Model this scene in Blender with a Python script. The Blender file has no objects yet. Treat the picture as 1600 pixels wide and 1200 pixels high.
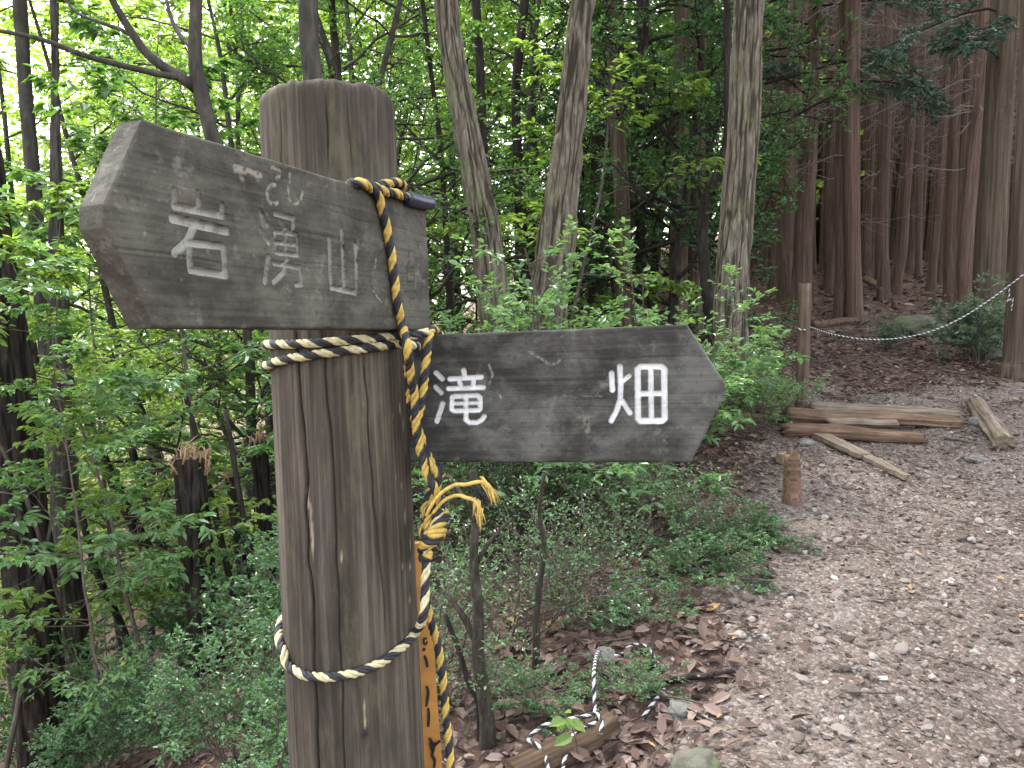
import bpy, math
import numpy as np
from mathutils import Vector, Matrix

# ------------------------------------------------------------------ camera, sky, sun, exposure
scene = bpy.context.scene
col = scene.collection
CAM_Z, PITCH, FPX = 1.45, math.radians(6.0), 1280.0
cam_data = bpy.data.cameras.new('camera')
cam_data.sensor_width = 36.0
cam_data.lens = 36.0 * FPX / 1600.0
cam_data.clip_start, cam_data.clip_end = 0.05, 1000.0
cam = bpy.data.objects.new('camera', cam_data)
col.objects.link(cam)
cam.location = (0, 0, CAM_Z)
cam.rotation_euler = (math.pi / 2 - PITCH, 0, 0)
scene.camera = cam

SUN_ELEV, SUN_AZ = math.radians(58), math.radians(-35)       # azimuth from +Y towards +X
world = bpy.data.worlds.new('World')
scene.world = world
world.use_nodes = True
wn, wl = world.node_tree.nodes, world.node_tree.links
sky = wn.new('ShaderNodeTexSky')
sky.sky_type = 'NISHITA'
sky.sun_disc = False
sky.sun_elevation = SUN_ELEV
sky.sun_rotation = SUN_AZ
sky.air_density, sky.dust_density, sky.ozone_density = 1.0, 3.0, 1.0
hs = wn.new('ShaderNodeHueSaturation')
hs.inputs['Saturation'].default_value = 0.35                 # thin overcast: nearly white sky
wl.new(sky.outputs[0], hs.inputs['Color'])
bg = wn['Background']
bg.inputs['Strength'].default_value = 0.15
wl.new(hs.outputs[0], bg.inputs['Color'])

sun_data = bpy.data.lights.new('sun', 'SUN')
sun_data.energy = 1.5
sun_data.angle = math.radians(14)
sun_data.color = (1.0, 0.97, 0.91)
sun = bpy.data.objects.new('sun', sun_data)
col.objects.link(sun)
sd = Vector((math.sin(SUN_AZ) * math.cos(SUN_ELEV), math.cos(SUN_AZ) * math.cos(SUN_ELEV), math.sin(SUN_ELEV)))
sun.rotation_euler = sd.to_track_quat('Z', 'Y').to_euler()
sun.location = sd * 30

scene.view_settings.view_transform = 'Standard'
scene.view_settings.look = 'None'
scene.view_settings.gamma = 1.0
scene.view_settings.use_curve_mapping = False
scene.view_settings.exposure = 3.0
scene.cycles.max_bounces = 6
scene.cycles.diffuse_bounces = 4
scene.cycles.glossy_bounces = 2
scene.cycles.transmission_bounces = 4
scene.cycles.sample_clamp_indirect = 6.0

# ------------------------------------------------------------------ helpers: pixels to places
RIGHT = np.array([1.0, 0, 0])
FWD = np.array([0, math.cos(PITCH), -math.sin(PITCH)])
UP = np.array([0, math.sin(PITCH), math.cos(PITCH)])
CAM = np.array([0, 0, CAM_Z])

def ray(px, py):
    return (px - 800) / FPX * RIGHT + FWD - (py - 600) / FPX * UP

def P(px, py, depth):
    return CAM + depth * ray(px, py)

def camdir(x, y, z):
    v = x * RIGHT - y * UP + z * FWD
    return v / np.linalg.norm(v)

def at_Y(px, py, Y):
    d = ray(px, py)
    return CAM + d * (Y / d[1])

def hash3(ix, iy, iz, seed):
    h = (ix.astype(np.int64) * 374761393 + iy.astype(np.int64) * 668265263 + iz.astype(np.int64) * 2147483647 + seed * 1274126177) & 0xFFFFFFFF
    h = ((h ^ (h >> 13)) * 1274126177) & 0xFFFFFFFF
    h = ((h ^ (h >> 16)) * 2246822519) & 0xFFFFFFFF
    return ((h ^ (h >> 15)) & 0xFFFFFF) / float(0xFFFFFF)

def vnoise(x, y, z, seed=0):
    x, y, z = np.broadcast_arrays(np.asarray(x, float), np.asarray(y, float), np.asarray(z, float))
    ix, iy, iz = np.floor(x), np.floor(y), np.floor(z)
    fx, fy, fz = x - ix, y - iy, z - iz
    ux, uy, uz = [f * f * (3 - 2 * f) for f in (fx, fy, fz)]
    r = 0
    for dx in (0, 1):
        for dy in (0, 1):
            for dz in (0, 1):
                w = (ux if dx else 1 - ux) * (uy if dy else 1 - uy) * (uz if dz else 1 - uz)
                r = r + w * hash3(ix + dx, iy + dy, iz + dz, seed)
    return r

def fbm(x, y, z, seed=0, octv=3):
    s, a, t = 0, 0.5, 0
    for k in range(octv):
        s = s + a * vnoise(x * 2 ** k, y * 2 ** k, z * 2 ** k, seed + k * 17)
        t += a
        a *= 0.5
    return s / t

def path_left(Y):
    return np.interp(Y, [-5, 1, 2.4, 3.3, 4.4, 6.3, 9, 14], [-.6, .10, .47, .75, 1.3, 1.95, 3.2, 4.6])

def smooth_h(X, Y):
    X, Y = np.asarray(X, float), np.asarray(Y, float)
    base = np.interp(Y, [-30, 0, 2.4, 4.4, 6.3, 9.6, 15, 25, 60, 250], [-.5, 0, .03, .3, .6, 1.16, 1.86, 2.75, 5.2, 9])
    u = np.clip(path_left(Y) - .25 - X, 0, None)
    s = np.minimum(u, 2.8)
    drop = .12 * s + .09 * s * s + np.clip(u - 2.8, 0, None) * .78
    drop = 26 * (1 - np.exp(-drop / 26))
    w = np.clip((X - path_left(Y) - 3.4) * .12, 0, 3)
    return base - drop + w

def ground_h(X, Y):
    X, Y = np.asarray(X, float), np.asarray(Y, float)
    n = (fbm(X * 1.1, Y * 1.1, 0 * X, 3) - .5) * .12 + (fbm(X * 4.5, Y * 4.5, 0 * X, 9) - .5) * .05
    return smooth_h(X, Y) + n

def gz(X, Y):
    return float(ground_h(np.array([X]), np.array([Y]))[0])

def G(px, py):
    d = ray(px, py)
    t = np.linspace(.6, 60, 4000)
    pts = CAM + t[:, None] * d
    below = pts[:, 2] < ground_h(pts[:, 0], pts[:, 1])
    i = int(np.argmax(below)) if below.any() else len(t) - 1
    p = pts[i]
    return np.array([p[0], p[1], gz(p[0], p[1])])

# ------------------------------------------------------------------ helpers: objects and meshes
def tag(o, label=None, cat=None, group=None, kind=None):
    if label: o['label'] = label
    if cat: o['category'] = cat
    if group: o['group'] = group
    if kind: o['kind'] = kind
    return o

def empty(name, loc=(0, 0, 0), rz=0.0, sc=1.0):
    o = bpy.data.objects.new(name, None)
    o.empty_display_size = 0.05
    col.objects.link(o)
    o.location = loc
    o.rotation_euler = (0, 0, rz)
    o.scale = (sc, sc, sc) if np.isscalar(sc) else sc
    return o

def link(name, me, parent=None, kind=None):
    o = bpy.data.objects.new(name, me)
    col.objects.link(o)
    if parent is not None: o.parent = parent
    if kind: o['kind'] = kind
    return o

def make_mesh(name, V, F, material, smooth=True, attrs=None, mats=None, mat_idx=None):
    """V (n,3); F a list of int arrays (m,k), all faces of one array having k corners."""
    if isinstance(F, np.ndarray): F = [F]
    F = [f for f in F if len(f)]
    V = np.asarray(V, dtype=np.float32)
    me = bpy.data.meshes.new(name)
    me.vertices.add(len(V))
    me.vertices.foreach_set('co', V.ravel())
    loops = np.concatenate([f.ravel() for f in F]).astype(np.int32)
    tot = np.concatenate([np.full(len(f), f.shape[1], np.int32) for f in F])
    start = np.concatenate([[0], np.cumsum(tot)[:-1]]).astype(np.int32)
    me.loops.add(len(loops))
    me.loops.foreach_set('vertex_index', loops)
    me.polygons.add(len(tot))
    me.polygons.foreach_set('loop_start', start)
    me.polygons.foreach_set('use_smooth', np.full(len(tot), smooth))
    for m in (mats or [material]):
        me.materials.append(m)
    if mat_idx is not None:
        me.polygons.foreach_set('material_index', np.asarray(mat_idx, np.int32))
    for k, a in (attrs or {}).items():
        at = me.attributes.new(k, 'FLOAT', 'POINT')
        at.data.foreach_set('value', np.asarray(a, np.float32))
    me.update(calc_edges=True)
    me.validate()
    return me

class MB:
    """collects pieces of ONE mesh"""
    def __init__(s): s.v, s.f, s.n, s.a = [], {}, 0, []
    def add(s, V, F, a=0.5):
        V = np.asarray(V, float)
        for f in (F if isinstance(F, list) else [F]):
            f = np.asarray(f)
            if len(f): s.f.setdefault(f.shape[1], []).append(f + s.n)
        s.v.append(V); s.n += len(V)
        s.a.append(np.full(len(V), a) if np.isscalar(a) else np.asarray(a, float))
    def mesh(s, name, material, smooth=True):
        return make_mesh(name, np.concatenate(s.v), [np.concatenate(x) for x in s.f.values()], material, smooth, {'tint': np.concatenate(s.a)})

def frames(pts):
    pts = np.asarray(pts, float)
    T = np.gradient(pts, axis=0)
    T /= np.linalg.norm(T, axis=1)[:, None] + 1e-12
    a = np.array([0, 0, 1.0]) if abs(T[0][2]) < .9 else np.array([1.0, 0, 0])
    n = np.cross(T[0], a); n /= np.linalg.norm(n)
    Ns = [n]
    for i in range(1, len(T)):
        n = n - T[i] * np.dot(n, T[i])
        n /= np.linalg.norm(n) + 1e-12
        Ns.append(n)
    Ns = np.array(Ns)
    return T, Ns, np.cross(T, Ns)

def tube(pts, rad, sides=6, cap=True, disp=None):
    pts = np.asarray(pts, float)
    n = len(pts)
    rad = np.broadcast_to(np.asarray(rad, float), (n,))
    T, N, B = frames(pts)
    th = np.linspace(0, 2 * np.pi, sides, endpoint=False)
    R = rad[:, None] * np.ones(sides)
    if disp is not None: R = R + disp
    V = pts[:, None, :] + R[..., None] * (np.cos(th)[None, :, None] * N[:, None, :] + np.sin(th)[None, :, None] * B[:, None, :])
    V = V.reshape(-1, 3)
    i = np.arange(n - 1)[:, None] * sides
    j = np.arange(sides)[None, :]
    k = (j + 1) % sides
    Q = np.stack([i + j, i + k, i + sides + k, i + sides + j], -1).reshape(-1, 4)
    F = [Q]
    if cap:
        V = np.concatenate([V, [pts[0]], [pts[-1]]])
        jj = np.arange(sides); kk = (jj + 1) % sides
        e = (n - 1) * sides
        F.append(np.concatenate([np.stack([kk, jj, np.full(sides, n * sides)], -1), np.stack([e + jj, e + kk, np.full(sides, n * sides + 1)], -1)]))
    return V, F

def spline(pts, step):
    pts = np.asarray(pts, float)
    Q = np.concatenate([[2 * pts[0] - pts[1]], pts, [2 * pts[-1] - pts[-2]]])
    out = []
    for i in range(1, len(Q) - 2):
        p0, p1, p2, p3 = Q[i - 1], Q[i], Q[i + 1], Q[i + 2]
        t = np.linspace(0, 1, 24, endpoint=False)[:, None]
        out.append(.5 * ((2 * p1) + (-p0 + p2) * t + (2 * p0 - 5 * p1 + 4 * p2 - p3) * t ** 2 + (-p0 + 3 * p1 - 3 * p2 + p3) * t ** 3))
    out.append(pts[-1:])
    C = np.concatenate(out)
    L = np.concatenate([[0], np.cumsum(np.linalg.norm(np.diff(C, axis=0), axis=1))])
    m = max(3, int(L[-1] / step) + 1)
    s = np.linspace(0, L[-1], m)
    return np.stack([np.interp(s, L, C[:, k]) for k in range(C.shape[1])], -1)

# ------------------------------------------------------------------ materials
class NT:
    def __init__(s, name):
        s.m = bpy.data.materials.new(name); s.m.use_nodes = True
        s.t = s.m.node_tree; s.out = s.t.nodes['Material Output']; s.p = s.t.nodes['Principled BSDF']
    def n(s, typ, **kw):
        nd = s.t.nodes.new('ShaderNode' + typ)
        for k, v in kw.items():
            if k.startswith('_'): setattr(nd, k[1:], v)
            else: s.set(nd, k, v)
        return nd
    def set(s, nd, k, v):
        key = int(k[1:]) if k[0] == 'i' and k[1:].isdigit() else k.replace('_', ' ')
        sock = nd.inputs[key]
        if hasattr(v, 'bl_idname') and hasattr(v, 'outputs'): s.t.links.new(v.outputs[0], sock)
        elif isinstance(v, bpy.types.NodeSocket): s.t.links.new(v, sock)
        else:
            if isinstance(v, tuple) and len(v) == 3 and sock.type == 'RGBA': v = v + (1,)
            sock.default_value = v
    def ramp(s, fac, stops, interp='LINEAR'):
        r = s.n('ValToRGB', Fac=fac)
        r.color_ramp.interpolation = interp
        e = r.color_ramp.elements
        while len(e) < len(stops): e.new(0.5)
        for i, (p, c) in enumerate(stops):
            e[i].position = p
            e[i].color = (c + (1,)) if isinstance(c, tuple) else (c, c, c, 1)
        return r
    def coords(s, scale=(1, 1, 1), rot=(0, 0, 0)):
        tc = s.n('TexCoord')
        mp = s.n('Mapping', Vector=tc.outputs['Object'], Scale=scale, Rotation=rot)
        return mp
    def noise(s, vec, scale, detail=4, rough=.55, dist=0.0):
        return s.n('TexNoise', Vector=vec, Scale=scale, Detail=detail, Roughness=rough, Distortion=dist)
    def mix(s, fac, a, b, mode='MIX'):
        nd = s.n('Mix', _data_type='RGBA', _blend_type=mode)
        s.set(nd, 'i0', fac); s.set(nd, 'i6', a); s.set(nd, 'i7', b)
        return nd.outputs[2]
    def math(s, op, a, b=0.0, clamp=False):
        nd = s.n('Math', _operation=op, _use_clamp=clamp)
        s.set(nd, 'i0', a); s.set(nd, 'i1', b)
        return nd
    def bump(s, height, strength=.5, dist=.01):
        b = s.n('Bump', Strength=strength, Distance=dist, Height=height)
        s.set(s.p, 'Normal', b)
        return b
    def attr(s, name):
        return s.n('Attribute', _attribute_name=name).outputs['Fac']

def leaf_mat(name, dark, mid, light, trans=.4, rough=.42, yellow=None, tcol=None):
    k = NT(name)
    t = k.attr('tint')
    oi = k.n('ObjectInfo')
    f = k.math('ADD', k.math('MULTIPLY', t, .8), k.math('MULTIPLY', oi.outputs['Random'], .2))
    stops = [(0.0, dark), (.5, mid), (.93, light)]
    if yellow: stops += [(.985, yellow)]
    r = k.ramp(f, stops)
    k.set(k.p, 'Base Color', r)
    k.set(k.p, 'Roughness', rough)
    k.set(k.p, 'Specular IOR Level', .5)
    tl = k.n('BsdfTranslucent', Color=k.mix(1.0, r.outputs[0], tcol or (1.5, 1.45, .7), 'MULTIPLY'))
    mx = k.n('MixShader', Fac=trans)
    k.t.links.new(k.p.outputs[0], mx.inputs[1]); k.t.links.new(tl.outputs[0], mx.inputs[2])
    k.t.links.new(mx.outputs[0], k.out.inputs[0])
    return k.m

M = {}
M['leaf_dark'] = leaf_mat('leaf_dark', (.034, .080, .032), (.066, .145, .056), (.125, .225, .092), .36, .32)
M['leaf_mid'] = leaf_mat('leaf_mid', (.04, .092, .03), (.075, .165, .045), (.14, .25, .07), .45, .40, (.42, .34, .05))
M['leaf_bright'] = leaf_mat('leaf_bright', (.085, .15, .04), (.15, .245, .06), (.25, .36, .105), .60, .42, (.48, .38, .06))
M['leaf_fresh'] = leaf_mat('leaf_fresh', (.07, .15, .06), (.13, .24, .10), (.22, .35, .17), .42, .33)
M['needle'] = leaf_mat('needle', (.016, .042, .028), (.028, .068, .042), (.05, .10, .06), .15, .5)
M['grey_leaf'] = leaf_mat('grey_leaf', (.06, .10, .06), (.12, .17, .11), (.2, .25, .17), .25, .55)

def bark_mat(name, c0, c1, c2, sx=22, sz=3.0, bump=.8, moss=None, moss_amt=.0, furrow=False):
    k = NT(name)
    v = k.coords((sx, sx, sz))
    n1 = k.noise(v, 1.0, 6, .65, .6)
    n2 = k.noise(k.coords((2.5, 2.5, .9)), 1.0, 3)
    r = k.ramp(n1, [(.3, c0), (.52, c1), (.72, c2)])
    c = k.mix(k.math('MULTIPLY', n2, .5), r.outputs[0], c0)
    if furrow: c = k.mix(k.ramp(k.attr('tint'), [(.08, .8), (.45, 0.0)]).outputs[0], c, tuple(x * .45 for x in c0))
    if moss:
        m = k.ramp(k.noise(k.coords((3, 3, 1.4)), 1.0, 5, .7), [(.62 - moss_amt, 0.0), (.78 - moss_amt, 1.0)])
        c = k.mix(m.outputs[0], c, moss)
    k.set(k.p, 'Base Color', c)
    k.set(k.p, 'Roughness', .95)
    k.set(k.p, 'Specular IOR Level', .06)
    k.bump(n1, bump, .02)
    return k.m

M['bark_oak'] = bark_mat('bark_oak', (.045, .037, .027), (.14, .119, .088), (.265, .23, .175), 45, 7, .5, (.13, .145, .07), .06, True)
M['bark_cedar'] = bark_mat('bark_cedar', (.046, .029, .021), (.118, .080, .061), (.20, .148, .12), 34, 1.2, .7)
M['bark_cedar_pale'] = bark_mat('bark_cedar_pale', (.04, .03, .021), (.098, .074, .054), (.165, .13, .096), 34, 1.0, .8, (.13, .15, .07), .02)
M['bark_dark'] = bark_mat('bark_dark', (.014, .012, .010), (.036, .030, .025), (.075, .064, .053), 26, 6, .9, None, 0, True)
M['bark_grey'] = bark_mat('bark_grey', (.026, .023, .019), (.06, .054, .045), (.115, .104, .086), 18, 5, .5, (.06, .075, .035), .03)
M['bark_stem'] = bark_mat('bark_stem', (.02, .017, .013), (.05, .043, .033), (.10, .088, .068), 60, 18, .8, (.06, .07, .035), .02)
M['twig'] = bark_mat('twig', (.05, .04, .032), (.10, .08, .065), (.17, .145, .12), 30, 10, .3)
M['dead_twig'] = bark_mat('dead_twig', (.10, .08, .07), (.20, .165, .145), (.30, .26, .235), 30, 10, .3)

def wood_mat(name, c0, c1, c2, along='x', ring=60, moss=None, rough=.85, worn=None):
    k = NT(name)
    sc = {'x': (2.2, 40, 40), 'z': (40, 40, 1.6)}[along]
    n1 = k.noise(k.coords(sc), 1.0, 6, .6, .4)
    n2 = k.noise(k.coords((7, 7, 7)), 1.0, 5, .65)
    r = k.ramp(n1, [(.3, c0), (.5, c1), (.72, c2)])
    c = k.mix(k.ramp(n2, [(.35, 0.0), (.7, .6)]).outputs[0], r.outputs[0], c0)
    if moss:
        c = k.mix(k.ramp(k.noise(k.coords((9, 9, 9)), 1.0, 5, .7), [(.58, 0.0), (.74, .75)]).outputs[0], c, moss)
    k.set(k.p, 'Base Color', c); k.set(k.p, 'Roughness', rough); k.set(k.p, 'Specular IOR Level', .08)
    k.bump(n1, .5, .004)
    return k.m

M['log_pale'] = wood_mat('log_pale', (.08, .06, .042), (.18, .142, .104), (.29, .24, .185), 'x')
M['log_red'] = wood_mat('log_red', (.05, .03, .02), (.14, .09, .06), (.25, .175, .12), 'x')
M['log_moss'] = wood_mat('log_moss', (.05, .042, .03), (.13, .105, .07), (.22, .19, .13), 'x', moss=(.10, .13, .05))
M['log_rot'] = wood_mat('log_rot', (.03, .019, .013), (.085, .055, .036), (.16, .115, .078), 'x')
M['stake'] = wood_mat('stake', (.05, .034, .024), (.10, .07, .05), (.17, .12, .09), 'z')
M['cut_wood'] = wood_mat('cut_wood', (.14, .095, .055), (.24, .175, .11), (.34, .26, .17), 'x')
M['splinter'] = wood_mat('splinter', (.20, .12, .07), (.36, .25, .15), (.5, .38, .25), 'z')

def solid(name, c, rough=.7, var=.25, scale=30, bump=.2, spec=.3):
    k = NT(name)
    n = k.noise(k.coords((scale,) * 3), 1.0, 4)
    k.set(k.p, 'Base Color', k.mix(k.ramp(n, [(.3, 0.0), (.7, 1.0)]).outputs[0], tuple(x * (1 - var) for x in c), tuple(min(1, x * (1 + var)) for x in c)))
    k.set(k.p, 'Roughness', rough); k.set(k.p, 'Specular IOR Level', spec)
    k.bump(n, bump, .002)
    return k.m

# ------------------------------------------------------------------ ground and path
def ground_mat():
    k = NT('leaf_litter_ground')
    n1 = k.noise(k.coords((3, 3, 3)), 1.0, 6, .7)
    n2 = k.noise(k.coords((38, 38, 38)), 1.0, 5, .75)
    vo = k.n('TexVoronoi', Vector=k.coords((24, 24, 24)), Scale=1.0)
    hv = k.n('SeparateColor', Color=vo.outputs['Color'])
    r = k.ramp(hv.outputs[0], [(0, (.045, .028, .022)), (.4, (.11, .068, .052)), (.75, (.19, .13, .10)), (1, (.28, .21, .17))])
    c = k.mix(k.ramp(n2, [(.35, 0.0), (.65, .9)]).outputs[0], (.05, .034, .027), r.outputs[0])
    c = k.mix(k.ramp(n1, [(.4, 0.0), (.75, .5)]).outputs[0], c, (.10, .066, .053))
    k.set(k.p, 'Base Color', c); k.set(k.p, 'Roughness', .95); k.set(k.p, 'Specular IOR Level', .05)
    k.bump(k.math('ADD', n2, vo.outputs['Distance']), .9, .02)
    return k.m

def path_mat():
    k = NT('dirt_path')
    n1 = k.noise(k.coords((1.6, 1.6, 1.6)), 1.0, 6, .65)
    n2 = k.noise(k.coords((60, 60, 60)), 1.0, 5, .75)
    vo = k.n('TexVoronoi', Vector=k.coords((70, 70, 70)), Scale=1.0)
    hv = k.n('SeparateColor', Color=vo.outputs['Color'])
    r = k.ramp(n1, [(.3, (.075, .055, .044)), (.5, (.128, .101, .083)), (.7, (.195, .161, .137))])
    c = k.mix(k.ramp(hv.outputs[0], [(.55, 0.0), (.95, .75)]).outputs[0], r.outputs[0], (.31, .265, .235))
    c = k.mix(k.ramp(n2, [(.38, .75), (.55, 0.0)]).outputs[0], c, (.085, .06, .05))
    k.set(k.p, 'Base Color', c); k.set(k.p, 'Roughness', .95); k.set(k.p, 'Specular IOR Level', .05)
    k.bump(k.math('SUBTRACT', n2, vo.outputs['Distance']), .9, .012)
    return k.m

M['ground'] = ground_mat()
M['path'] = path_mat()

def build_ground():
    r = np.geomspace(.12, 260, 400)
    a = np.radians(np.concatenate([np.linspace(-50, 50, 290, endpoint=False), np.linspace(50, 310, 70, endpoint=False)]))
    X = r[:, None] * np.sin(a); Y = r[:, None] * np.cos(a)
    Z = ground_h(X, Y)
    V = np.stack([X, Y, Z], -1).reshape(-1, 3)
    n, m = len(r), len(a)
    i = np.arange(n - 1)[:, None] * m; j = np.arange(m)[None, :]; k = (j + 1) % m
    Q = np.stack([i + j, i + m + j, i + m + k, i + k], -1).reshape(-1, 4)
    V = np.concatenate([V, [[0, 0, gz(0, 0)]]])
    T = np.stack([np.arange(m), (np.arange(m) + 1) % m, np.full(m, n * m)], -1)
    return tag(link('ground', make_mesh('ground', V, [Q, T], M['ground'])), 'brown leaf litter forest floor falling away below the signpost', kind='structure')

ground = build_ground()

def path_cover(X, Y):
    """how much of the bare path lies here: above 0 inside"""
    l = path_left(Y); w = np.interp(Y, [-3, 1, 3, 6, 9, 13], [1.6, 1.8, 2.3, 2.6, 2.2, 1.2])
    e = np.minimum(X - l, l + w - X) + (fbm(X * 1.6, Y * 1.6, 0 * X, 31) - .5) * .8
    return np.minimum(e, (6.6 - Y) * .4 + (fbm(X * 1.3, Y * 1.3, 0 * X, 37) - .5) * 1.6)

def build_path():
    ys = np.geomspace(1.2, 13.2, 250) - .7
    t = np.linspace(-.3, 1.3, 110)
    w = np.interp(ys, [-3, 1, 3, 6, 9, 13], [1.6, 1.8, 2.3, 2.6, 2.2, 1.2])
    X = path_left(ys)[:, None] + w[:, None] * t
    Y = np.repeat(ys[:, None], len(t), 1)
    e = path_cover(X, Y)
    Z = smooth_h(X, Y) * .0 + ground_h(X, Y) + np.clip(e * .18, -.09, .022) + (fbm(X * 16, Y * 16, 0 * X, 5) - .5) * .016
    n, m = X.shape
    V = np.stack([X, Y, Z], -1).reshape(-1, 3)
    i = np.arange(n - 1)[:, None] * m; j = np.arange(m - 1)[None, :]
    Q = np.stack([i + j, i + j + 1, i + m + j + 1, i + m + j], -1).reshape(-1, 4)
    return tag(link('path', make_mesh('path', V, Q, M['path'])), 'bare gravelly dirt path climbing to the cedars', kind='structure')

path = build_path()

def surf(X, Y):
    e = path_cover(X, Y)
    return ground_h(X, Y) + np.maximum(0, np.clip(e * .18, -.09, .022))

# ------------------------------------------------------------------ signpost
K = .87                                              # signpost scale
UPS = camdir(-.0355, -.998, -.0466)                  # axis of the post
D1 = camdir(514, -78, 1280)                          # along the upper board, away from the tip
D2 = camdir(4800, -111, -1280)                       # along the lower board, towards the tip
C0 = P(532, 600, 1.2923 * K)
UPC = .0905

def axis_frame(x, z):
    z = z / np.linalg.norm(z); x = x - z * np.dot(x, z); x /= np.linalg.norm(x)
    y = np.cross(z, x)
    return np.stack([x, y, z], 1)

PF = axis_frame(RIGHT, UPS)                          # post frame: columns are local axes
PBASE = C0 - UPS * ((C0[2] + .35) / UPS[2])
def post_r(z):
    return np.interp(z, [0, 1.3, 2.3], [.0935, .0915, .0875])

def ray_post(px, py, off=0.0):
    d = PF.T @ ray(px, py); o = PF.T @ (CAM - PBASE)
    R = UPC
    for _ in range(3):
        a, b, c = d[0] ** 2 + d[1] ** 2, 2 * (o[0] * d[0] + o[1] * d[1]), o[0] ** 2 + o[1] ** 2 - (R + off) ** 2
        q = b * b - 4 * a * c
        t = (-b - math.sqrt(max(q, 0))) / (2 * a)
        l = o + t * d
        R = float(post_r(l[2]))
    return l                                          # post-local point

def on_post(px, py, off=0.0):
    return PBASE + PF @ ray_post(px, py, off)

class BoardPlane:
    def __init__(s, d, p):
        s.F = axis_frame(d, UPS); s.o = p            # local x along, z up, y = into the board (away from viewer)
        if np.dot(s.F[:, 1], CAM - p) > 0: s.sgn = -1
        else: s.sgn = 1
        s.nrm = -s.F[:, 1] * s.sgn                   # towards the viewer
    def loc(s, px, py, off=0.0):
        d = ray(px, py); o = s.o + s.nrm * off
        t = np.dot(o - CAM, s.nrm) / np.dot(d, s.nrm)
        l = s.F.T @ (CAM + t * d - s.o)
        return l[[0, 2]]
    def world(s, px, py, off=0.0):
        d = ray(px, py); o = s.o + s.nrm * off
        return CAM + d * (np.dot(o - CAM, s.nrm) / np.dot(d, s.nrm))

BU = BoardPlane(D1, P(508, 393, 1.053 * K))
BL = BoardPlane(D2, P(870, 615, 1.2365 * K))

def seg_dist(X, Z, a, b):
    d = b - a
    t = np.clip(((X - a[0]) * d[0] + (Z - a[1]) * d[1]) / (d @ d + 1e-12), 0, 1)
    return np.hypot(X - a[0] - t * d[0], Z - a[1] - t * d[1])

def board_mat(name, base, dark, light, gloss):
    k = NT(name)
    g = k.noise(k.coords((3.5, 60, 150)), 1.0, 6, .6, .35)            # fine grain along the board
    b = k.noise(k.coords((9, 9, 14)), 1.0, 6, .68, .3)                 # stains
    s = k.noise(k.coords((75, 75, 75)), 1.0, 4, .7)
    li = k.noise(k.coords((26, 26, 30)), 1.0, 7, .75)                  # lichen flecks
    c = k.mix(k.ramp(g, [(.3, 0.0), (.7, 1.0)]).outputs[0], dark, base)
    c = k.mix(k.ramp(b, [(.45, 0.0), (.62, .8)]).outputs[0], c, light)
    c = k.mix(k.ramp(b, [(.28, .8), (.46, 0.0)]).outputs[0], c, tuple(x * .45 for x in dark))
    c = k.mix(k.ramp(li, [(.565, 0.0), (.66, .6)]).outputs[0], c, (.15, .145, .12))
    c = k.mix(k.ramp(s, [(.62, 0.0), (.75, .35)]).outputs[0], c, light)
    fl = k.noise(k.coords((170, 170, 170)), 1.0, 3, .6)
    c = k.mix(k.math('MULTIPLY', k.ramp(fl, [(.63, 0.0), (.70, .5)]), k.ramp(b, [(.40, 0.0), (.6, 1.0)])), c, (.20, .195, .165))
    c = k.mix(k.ramp(fl, [(.32, .5), (.40, 0.0)]).outputs[0], c, tuple(x * .5 for x in dark))
    c = k.mix(k.attr('ink'), c, (.02, .018, .016))
    c = k.mix(k.attr('scratch'), c, (.24, .21, .165))
    worn = k.math('SUBTRACT', k.attr('paint'), k.math('MULTIPLY', k.ramp(k.noise(k.coords((55, 55, 55)), 1.0, 5, .7), [(.5, 0.0), (.62, 1.0)]), k.attr('wear')), True)
    c = k.mix(worn, c, k.mix(k.ramp(li, [(.3, 1.0), (.6, 0.0)]).outputs[0], gloss, tuple(x * .72 for x in gloss)))
    k.set(k.p, 'Base Color', c); k.set(k.p, 'Roughness', .8); k.set(k.p, 'Specular IOR Level', .12)
    h = k.math('ADD', k.math('MULTIPLY', g, .8), k.math('MULTIPLY', s, .35))
    k.bump(h, .7, .0018)
    return k.m

M['board_a'] = board_mat('weathered_board_brown', (.057, .052, .040), (.032, .029, .022), (.095, .087, .068), (.30, .29, .25))
M['board_b'] = board_mat('weathered_board_grey', (.051, .049, .042), (.026, .025, .021), (.11, .106, .094), (.68, .68, .66))

def px_list(x0, y0, s, pts):
    return [(x0 + x / s, y0 + y / s) for x, y in pts]

A_ = (250, 240, 4.848)
IWA = [([(108, 275), (118, 400)], .0065), ([(290, 300), (300, 425)], .0065), ([(472, 385), (476, 470)], .0055), ([(112, 395), (478, 470)], .0075),
       ([(98, 488), (505, 585)], .0095), ([(255, 565), (205, 670), (115, 750)], .0085),
       ([(222, 672), (478, 705), (500, 922), (232, 880), (222, 672)], .0075)]
WAKU = [([(762, 435), (815, 530)], .006), ([(762, 575), (825, 672)], .006), ([(820, 785), (796, 970)], .0065),
        ([(872, 455), (1015, 490), (1008, 565)], .0055), ([(912, 515), (950, 570)], .005),
        ([(872, 590), (1042, 612), (1046, 772), (880, 748), (872, 590)], .0048), ([(876, 672), (1044, 692)], .0042), ([(955, 560), (960, 800)], .0048),
        ([(868, 832), (1062, 862), (1074, 992), (1030, 992)], .0052), ([(962, 800), (940, 900), (862, 975)], .0058)]
YAMA = [([(1282, 640), (1297, 1012), (1492, 1055), (1482, 690)], .0068), ([(1376, 575), (1396, 1035)], .0068)]
B_ = (660, 560, 10.0)
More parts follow.
